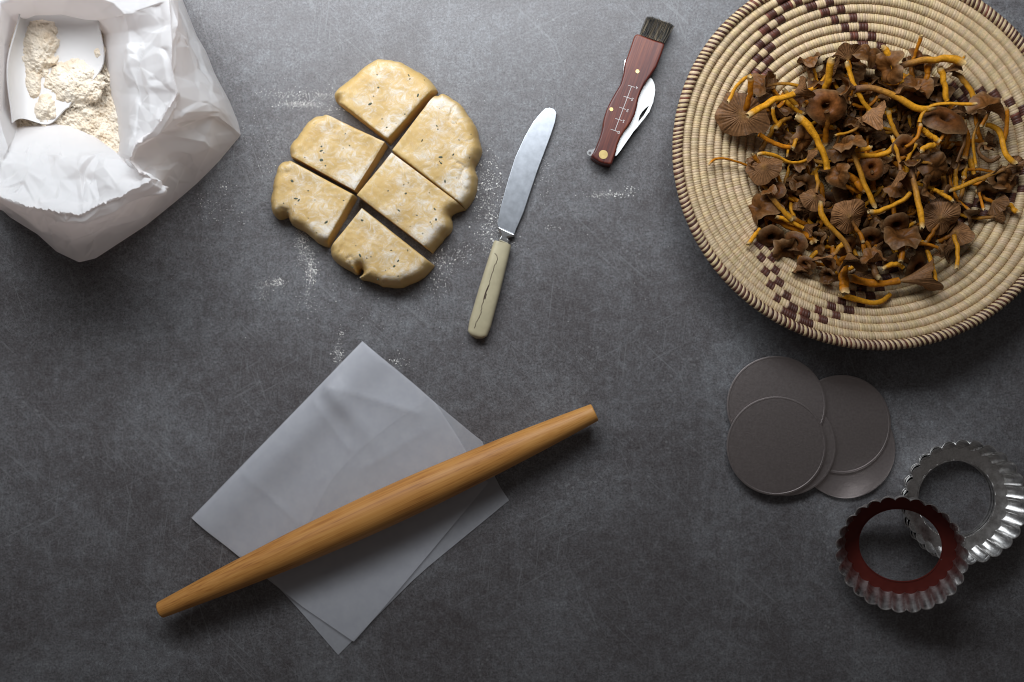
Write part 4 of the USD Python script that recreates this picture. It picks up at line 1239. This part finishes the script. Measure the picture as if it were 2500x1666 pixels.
LIST = [
    ("mushroom with the widest gilled underside, at the left of the heap", 1.2, [(352, 345), (345, 430), (318, 505)], 30, "o", (108, (0.05, 0.12, -1), 12, "gill", (312, 515)), [0.030, 0.018, 0.002]),
    ("thin bare yellow stem touching the broad gilled cap at left", 2.8, [(256, 455), (285, 392), (352, 335)], 22, "y", None, None),
    ("thick yellow-orange stem pointing down-left across the broad gilled cap", 3.6, [(343, 517), (432, 460), (545, 418)], 38, "y", (62, (0.9, 0.4, 0.1), 60, "side"), None),
    ("brown mushroom with a thin arched stem above the broad gilled cap", 1.7, [(627, 416), (545, 380), (415, 386)], 19, "b", (62, (-0.7, 0.5, 0.5), 30, "wavy"), None),
    ("upright yellow stem with a split pale tip near the top left", 3.0, [(712, 268), (695, 350), (680, 412)], 40, "y", (50, (-0.1, -0.6, -0.4), 30, "side"), [0.012, 0.004, -0.006]),
    ("brown mushroom seen from above with round hollow middle, upper left of centre", 4.2, [(682, 640), (690, 570), (693, 500)], 34, "d", (88, (0.05, -0.25, 1), 48, "top", (693, 475)), [-0.03, -0.02, -0.008]),
    ("thick yellow stem curving down from left of centre", 3.9, [(562, 526), (622, 585), (672, 668), (694, 750)], 44, "y", None, None),
    ("yellow stem ending in a pale torn brown cap, left of the long forked stem", 3.6, [(780, 285), (806, 370), (850, 450), (880, 490)], 30, "y", (68, (0.6, -0.7, -0.3), 34, "wavy"), None),
    ("long purplish stem running right into a yellow fork", 4.0, [(1165, 480), (1085, 482), (1000, 432), (920, 402), (815, 392)], 38, "p", (45, (-1, 0.1, 0), 40, "side"), None),
    ("yellow stem sloping down to a brown cap near the top of the heap", 3.2, [(942, 208), (978, 268), (1000, 320), (1022, 372)], 36, "y", (70, (0.3, -0.9, -0.1), 45, "wavy"), None),
    ("long yellow stem lying level with a forked right tip, at the top right", 3.0, [(1292, 282), (1190, 262), (1085, 278), (990, 302)], 40, "p", (80, (-0.9, -0.2, 0.3), 50, "wavy"), None),
    ("short side fork of yellow stem at the top right", 3.0, [(1302, 252), (1285, 268), (1260, 275)], 16, "y", None, None),
    ("straight thick yellow stem standing below the level forked one", 2.4, [(1195, 305), (1213, 380), (1226, 452)], 38, "y", None, None),
    ("thin orange stem pointing up at the very top of the heap", 1.6, [(1110, 160), (1090, 222), (1070, 272)], 22, "o", None, [0.010, 0.004, 0]),
    ("orange-brown fan-shaped cap at the top of the heap", 2.0, [(790, 330), (790, 290), (785, 262)], 20, "o", (68, (-0.1, 0.9, -0.5), 30, "gill"), None),
    ("tan flat cap beside the orange-brown fan at the top", 2.6, None, 0, "b", (58, (0.2, 0.4, 0.9), 10, "wavy", (880, 236)), None),
    ("brown lumpy cap lying alone at the upper left", 0.9, [(625, 350), (612, 320), (608, 296)], 26, "B", (44, (-0.2, 0.8, 0.4), 34, "wavy"), None),
    ("thin yellow stem reaching right to the greyish brown cap", 4.2, [(1352, 462), (1250, 462), (1165, 468), (1100, 545)], 21, "y", None, None),
    ("greyish brown ruffled cap at the right end of the thin yellow stem", 3.4, [(1380, 560), (1400, 520), (1412, 498)], 20, "d", (74, (0.15, 0.75, 0.65), 18, "wavy", (1418, 470)), None),
    ("orange stem hanging below the greyish brown cap at the right", 2.0, [(1488, 480), (1492, 560), (1470, 640)], 28, "o", None, None),
    ("yellow S-shaped stem at the right edge of the heap", 2.2, [(1532, 724), (1484, 684), (1466, 610), (1400, 556)], 28, "y", None, None),
    ("thin brown stem hanging down left of the S-shaped one", 2.0, [(1356, 745), (1344, 660), (1348, 590), (1382, 528)], 19, "b", None, None),
    ("brown stem curled into a hook at the right", 1.2, [(1395, 640), (1365, 660), (1390, 706), (1455, 700)], 26, "B", (26, (0.3, 0.9, 0.3), 12, "wavy", (1412, 655)), None),
    ("small brown mushroom seen from above with pinhole middle, at the centre", 4.4, [(900, 850), (896, 800), (893, 765)], 30, "d", (58, (0, -0.1, 1), 34, "top", (893, 745)), [-0.03, -0.02, -0.006]),
    ("long yellow stem bending down the middle left of the pinhole cap", 4.8, [(902, 918), (872, 850), (828, 742), (798, 655)], 28, "b", (70, (-0.35, 0.9, 0.1), 30, "wavy"), None),
    ("bright orange-yellow stem pointing left in the lower middle", 4.8, [(880, 945), (962, 925), (1025, 890), (1065, 855)], 32, "y", None, None),
    ("straight stem brown above and yellow below, right of centre", 4.9, [(1114, 1010), (1100, 905), (1082, 830), (1066, 752)], 32, "p", (46, (-0.1, 0.9, 0.3), 34, "side"), None),
    ("forked yellow stem lying level just above the pinhole cap", 3.7, [(985, 655), (930, 690), (870, 698), (810, 690)], 36, "y", None, None),
    ("upper prong of yellow stem beside the level fork", 3.8, [(882, 655), (850, 665), (815, 672)], 24, "y", None, None),
    ("trumpet-shaped mushroom pointing down right of the pinhole cap", 4.6, [(985, 612), (1003, 680), (1020, 760)], 26, "p", (48, (0.05, -0.95, 0.25), 44, "side"), None),
    ("brownish stem above a small dark oval cap in the upper middle", 4.5, [(962, 502), (988, 570), (1030, 648)], 26, "b", (52, (0.15, -0.5, 0.85), 14, "top"), None),
    ("short orange-yellow stem leaning over the small dark oval cap", 4.9, [(1106, 558), (1090, 610), (1040, 655)], 24, "o", None, None),
    ("short open tube of yellow stem right of centre", 4.4, [(1185, 628), (1150, 600), (1112, 572)], 32, "y", None, None),
    ("short yellow tube with a round open end facing left", 4.5, [(1108, 672), (1140, 656), (1175, 640)], 30, "y", None, None),
    ("mushroom with wide dark hollow cap below the thin yellow stem", 3.4, [(1180, 650), (1205, 610), (1220, 570)], 22, "o", (98, (0.1, 0.55, 0.85), 40, "top", (1225, 520)), None),
    ("flat brown cap lying right of the straight brown-yellow stem", 3.6, [(1050, 722), (1110, 722), (1160, 730)], 18, "b", (74, (0.1, -0.4, 0.9), 14, "wavy", (1180, 752)), None),
    ("wavy thin yellow stem at the left below the broad gilled cap", 3.3, [(385, 685), (450, 690), (512, 716), (604, 710)], 21, "y", (50, (0.95, -0.1, 0.25), 18, "side"), None),
    ("curved yellow stem just below the broad gilled cap", 2.4, [(535, 658), (440, 630), (388, 602)], 26, "o", None, None),
    ("small mushroom reaching out left with a thread-like orange stem", 0.5, [(165, 732), (200, 708), (262, 712), (335, 738)], 15, "o", (34, (0.95, -0.1, 0.3), 26, "wavy"), None),
    ("fan-shaped gilled cap right of the thread-like orange stem", 1.4, [(360, 690), (378, 712), (395, 735)], 22, "d", (72, (0.3, -0.25, -1), 16, "gill", (410, 752)), None),
    ("big folded tan cap at the left edge of the heap", 0.6, [(640, 1075), (525, 1012), (415, 960)], 40, "o", (84, (-0.8, 0.2, 0.55), 40, "wavy", (372, 925)), None),
    ("yellow stem tip poking out under the big folded tan cap", 0.4, [(338, 1085), (365, 1055), (395, 1020)], 28, "y", None, None),
    ("yellow stem lying along the stem of the big folded cap", 1.4, [(470, 968), (520, 985), (585, 1015)], 26, "y", None, None),
    ("brownish stem above the stem of the big folded cap", 1.8, [(535, 975), (480, 925), (438, 868)], 26, "b", (36, (-0.5, 0.8, 0.3), 26, "wavy"), None),
    ("long yellow stem curving down to a flared trumpet cap, lower left", 3.6, [(660, 900), (690, 990), (768, 1075), (790, 1130)], 28, "b", (66, (0.1, -0.97, 0.2), 48, "side"), None),
    ("small flared mushroom lying left of the trumpet cap", 1.8, [(768, 1080), (740, 1110), (712, 1140)], 26, "p", (52, (-0.6, -0.8, 0.1), 42, "side"), None),
    ("dark gilled fan cap in the lower left of centre", 2.6, [(850, 1075), (830, 1030), (800, 985)], 26, "d", (82, (-0.2, 0.35, -1), 20, "gill", (780, 960)), None),
    ("dark gilled fan cap at the lower right", 2.2, [(1130, 1080), (1165, 1030), (1190, 990)], 28, "d", (80, (0.2, 0.4, -1), 20, "gill", (1195, 965)), None),
    ("purplish gilled cap at the lower right edge of the heap", 1.0, [(1180, 1080), (1220, 1060), (1250, 1045)], 24, "d", (66, (0.6, -0.2, -0.9), 20, "gill", (1268, 1040)), None),
    ("wide wavy brown cap with a tan rim, lower middle", 3.2, [(1020, 1160), (1025, 1110), (1025, 1070)], 34, "d", (84, (0, 0.75, 0.65), 24, "wavy", (1022, 1045)), None),
    ("thick cut orange stem standing at the bottom of the heap", 1.6, [(772, 1300), (768, 1240), (770, 1172)], 50, "o", None, None),
    ("long mushroom with a ribbed flaring cap, lying at the bottom", 1.4, [(788, 1235), (890, 1262), (1015, 1252)], 42, "o", (72, (0.97, 0.15, 0.1), 130, "side"), None),
    ("curved bare yellow stem lowest in the basket", 0.3, [(745, 1312), (830, 1335), (915, 1346), (975, 1310)], 29, "y", None, None),
    ("yellow-green stem pointing down beside the ribbed flaring cap", 2.0, [(1175, 1262), (1162, 1190), (1135, 1112)], 28, "y", None, None),
    ("yellow stem hanging below the purplish gilled cap", 1.4, [(1266, 1192), (1272, 1110), (1255, 1042)], 25, "y", None, None),
    ("arched orange stem below the wide wavy brown cap", 2.4, [(1045, 1102), (1100, 1086), (1185, 1105)], 21, "o", (40, (0.9, -0.3, 0.3), 34, "wavy"), None),
    ("pale curled strip of stem at the lower middle", 2.2, [(945, 1192), (990, 1174), (1032, 1192)], 32, "y", None, None),
    ("crumpled olive brown cap left of the pale curled strip", 2.0, [(915, 1235), (905, 1200), (895, 1170)], 40, "B", (52, (-0.1, 0.8, 0.5), 36, "wavy"), None),
    ("brown mushroom with a level thin stem, apart at the right", 0.2, [(1265, 945), (1340, 968), (1440, 965)], 20, "b", (46, (0.98, 0.05, 0.1), 22, "side"), None),
    ("short bright yellow stem end at the far right", 0.4, [(1535, 945), (1512, 922), (1484, 902)], 30, "y", None, None),
    ("long orange-brown stem rising to the right into a narrow cap", 2.0, [(1235, 852), (1335, 812), (1440, 770), (1490, 748)], 26, "b", (36, (0.9, 0.4, 0.1), 70, "side"), None),
    ("yellow stem pointing down-right from the middle", 3.4, [(1248, 892), (1210, 868), (1162, 842)], 26, "y", None, None),
    ("thin yellow stem hanging at the right above the apart mushroom", 1.0, [(1388, 932), (1375, 890), (1365, 830)], 17, "o", None, None),
    ("brown cap with gills facing up, left of the dark curled cap", 3.0, [(632, 755), (650, 810), (640, 860)], 26, "b", (58, (-0.2, -0.4, -0.9), 24, "gill", (625, 890)), None),
    ("dark curled cap on a thick orange stem in the middle left", 3.8, [(850, 845), (810, 800), (752, 776)], 46, "o", (60, (-0.85, 0.2, 0.5), 34, "wavy"), None),
    ("thin pale-tipped stem below the thick orange one", 3.2, [(738, 815), (790, 838), (850, 860)], 24, "o", None, None),
    ("ruffled brown cap left of the thick curving yellow stem", 3.0, [(540, 660), (555, 620), (580, 575)], 24, "b", (58, (0.2, -0.5, 0.8), 20, "wavy", (590, 632)), None),
    ("short yellow stem between the arched stem and the round hollow cap", 2.4, [(578, 505), (540, 478), (500, 450)], 28, "y", None, None),
    ("torn shredded yellow stem below the broad gilled cap", 2.0, [(452, 480), (455, 520), (478, 560)], 22, "y", None, None),
    ("frayed pale stem end beside the torn yellow stem", 2.2, [(465, 572), (492, 540), (530, 520)], 28, "b", None, None),
    ("brown cap edge right of the small pinhole cap", 3.6, None, 0, "b", (56, (-0.2, 0.6, 0.75), 12, "wavy", (1005, 832)), None),
    ("tan cap piece beside the straight brown and yellow stem", 4.0, None, 0, "b", (54, (0.9, 0.1, 0.5), 16, "wavy", (1140, 838)), None),
    ("wavy-edged brown cap standing above the bending stem", 4.0, None, 0, "b", (66, (-0.7, 0.45, 0.5), 18, "wavy", (755, 655)), None),
    ("thin pale-ended stem left of the small brown cap in the middle", 3.8, [(725, 602), (780, 592), (835, 565)], 19, "b", (40, (0.8, 0.5, 0.2), 20, "wavy"), None),
    ("black withered cap at the right edge of the heap", 1.0, None, 0, "B", (62, (0.4, -0.2, 0.8), 20, "wavy", (1508, 805)), None),
    ("thin brown stem hanging below the wide dark hollow cap", 2.6, [(1308, 535), (1302, 630), (1268, 722)], 18, "B", None, None),
    ("leaning yellow-orange stem behind the round hollow cap", 2.8, [(585, 470), (630, 440), (690, 425)], 26, "o", None, None),
    ("short orange stem under the level forked one at top right", 2.2, [(1140, 285), (1140, 320), (1135, 360)], 34, "o", None, None),
    ("grey-brown crumpled cap below the level forked stem", 2.8, None, 0, "b", (60, (0.1, 0.5, 0.8), 16, "wavy", (1100, 385)), None),
    ("brown stem and cap leaning at the right of the thick straight stem", 1.8, [(1345, 440), (1310, 370), (1255, 320)], 30, "b", (44, (-0.6, 0.7, 0.3), 26, "wavy"), None),
]
used_spots = set()
WORD = {"gill": "gilled", "side": "funnel-shaped", "wavy": "crumpled", "top": "hollow-topped"}


def beside(x, y, kind):
    """Words for a half hidden mushroom: its cap, and where it lies from the nearest mushroom with a label of its own."""
    best = []
    for lab, lev, pts, w, tone, cap, dzv in LIST:
        q = np.mean(pts, axis=0) if pts else cap[4]
        dx, dy = x - q[0], y - q[1]
        side = ("right of" if dx > 0 else "left of") if abs(dx) > abs(dy) else ("below" if dy > 0 else "above")
        best.append((math.hypot(dx, dy), side, lab))
    for d, side, lab in sorted(best):
        if (side, lab, kind) not in used_spots:
            used_spots.add((side, lab, kind))
            words = lab.split(",")[0].split()[:9]
            while words[-1] in ("the", "a", "of", "at", "to", "into", "and", "with", "in", "below", "right", "left", "above", "across", "like", "its", "from"):
                words.pop()
            return f"half-hidden {WORD[kind]} brown mushroom {side} the {' '.join(words)}"


# filler first: the brown mushrooms that the top ones lie on
rf = np.random.default_rng(3)
placed = 0
while placed < 214:
    a, q = rf.uniform(0, 2 * np.pi), math.sqrt(rf.uniform(0, 1))
    x, y = 870 + 545 * q * math.cos(a), 725 + 440 * q * math.sin(a)
    if y < 330 and x < 560 or (x > 1180 and y > 1000) or (x < 520 and y > 1000) or (x < 420 and y < 700):
        continue
    L = rf.uniform(90, 190); d = rf.uniform(0, 6.28)
    lev = rf.uniform(0.0, 0.4 + 2.2 * (1 - q)) if placed < 110 else rf.uniform(0.0, 0.7)
    bend = rf.normal(0, 22)
    x1, y1 = x + L * math.cos(d), y + L * math.sin(d)
    if ((x1 - 870) / 600) ** 2 + ((y1 - 740) / 500) ** 2 > 1:
        continue
    pts = [(x, y), ((x + x1) / 2 - bend * math.sin(d), (y + y1) / 2 + bend * math.cos(d)), (x1, y1)]
    R = rf.uniform(36, 66)
    kind = rf.choice(["gill", "side", "wavy", "wavy", "top"])
    nz = {"gill": -0.8, "side": 0.1, "wavy": rf.uniform(0.1, 0.9), "top": 1.0}[kind]
    nv = (math.cos(d) * 0.8, -math.sin(d) * 0.8, nz)
    mushroom(beside(x, y, kind), lev, pts, rf.uniform(17, 30), rf.choice(list("boooyd")), (R, nv, rf.uniform(20, 60), kind), "mushrooms buried in the heap")
    placed += 1

for lab, lev, pts, w, tone, cap, dzv in LIST:
    mushroom(lab, lev, pts, w, tone, cap, None, dzv, hollow="tube" in lab)

# ------------------------------------------------------------------ flour dust on the table
def dust():
    r2 = np.random.default_rng(9)
    oc = trimesh.creation.icosphere(0, 1.0)
    ov, of = np.array(oc.vertices), np.array(oc.faces)
    cl = [  # x, y, sx, sy, count, biggest (mm)
        (1188, 470, 22, 45, 330, 1.0), (1200, 560, 18, 30, 200, 0.9), (1195, 430, 20, 30, 100, .7), (1230, 600, 30, 20, 70, .5), (1125, 620, 25, 12, 120, .6), (1080, 640, 18, 20, 150, .8), (1068, 690, 16, 20, 70, .7),
        (760, 655, 9, 26, 330, .8), (740, 585, 10, 26, 420, .5), (672, 690, 14, 6, 110, .9), (640, 715, 8, 10, 40, .7), (745, 740, 20, 20, 60, .5), (725, 230, 45, 7, 260, .35), (735, 252, 30, 5, 220, .35), (815, 265, 14, 6, 60, .5),
        (1490, 476, 28, 4, 130, .6), (1540, 464, 12, 5, 50, .6), (1455, 480, 8, 3, 30, .5), (1340, 555, 14, 4, 30, .4), (825, 868, 7, 14, 120, .8), (832, 815, 4, 5, 40, .7), (972, 882, 12, 9, 50, .7), (990, 892, 12, 9, 14, .5),
        (540, 490, 30, 30, 60, .5), (505, 505, 20, 20, 40, .5), (650, 400, 10, 12, 20, .5), (1330, 430, 10, 30, 50, .4), (620, 330, 30, 60, 40, .3), (900, 740, 160, 40, 90, .35), (1000, 300, 400, 200, 130, .25), (1500, 600, 300, 150, 60, .3), (545, 460, 8, 8, 20, .9)]
    fine = [(1192, 500, 20, 70, 700), (1080, 640, 30, 30, 350), (755, 640, 8, 40, 600), (738, 575, 10, 30, 700), (660, 695, 22, 7, 300), (735, 256, 34, 5, 700), (800, 236, 26, 6, 350),
            (1500, 474, 34, 4, 220), (1200, 585, 20, 30, 300), (826, 860, 7, 16, 160), (700, 470, 200, 120, 300)]
    cl = [(a, b, c_, d, int(e * 0.75), f_) for a, b, c_, d, e, f_ in cl] + [(a, b, c_, d, e, 0.0) for a, b, c_, d, e in fine]
    oc = trimesh.Trimesh([[1, 0, 0], [-1, 0, 0], [0, 1, 0], [0, -1, 0], [0, 0, 1], [0, 0, -1]], [[0, 2, 4], [2, 1, 4], [1, 3, 4], [3, 0, 4], [2, 0, 5], [1, 2, 5], [3, 1, 5], [0, 3, 5]])
    sv_, sf_ = np.array(oc.vertices, float), np.array(oc.faces)
    V, F, n = [], [], 0
    for x, y, sx, sy, cnt, big in cl:
        if big == 0:
            for i in range(cnt):
                v = sv_ * r2.uniform(0.00010, 0.00024) * [1, 1, 0.5] + P(x + r2.normal(0, sx), y + r2.normal(0, sy), 0.00005)
                V.append(v); F.append(sf_ + n); n += len(v)
            continue
        for i in range(cnt):
            s = 0.00026 + 0.001 * big * 1.7 * r2.beta(0.8, 5.5)
            px, py = x + r2.normal(0, sx), y + r2.normal(0, sy)
            sc_ = s * r2.uniform(0.7, 1.3, 3) * [1, 1, 0.6]
            v = ov * sc_ * r2.uniform(0.75, 1.25, (len(ov), 1))
            v = v + P(px, py, 0) + [0, 0, s * 0.35]
            V.append(v); F.append(of + n); n += len(v)
    return np.vstack(V), np.vstack(F)


du = obj("/World", "flour_dust", dust(), plain("dust", (0.72, 0.70, 0.67), rough=0.95, spec=0.1), smooth=False)
tag(stage.GetPrimAtPath(du), "scattered white flour dust on the grey table around the dough", "flour dust", kind="stuff")
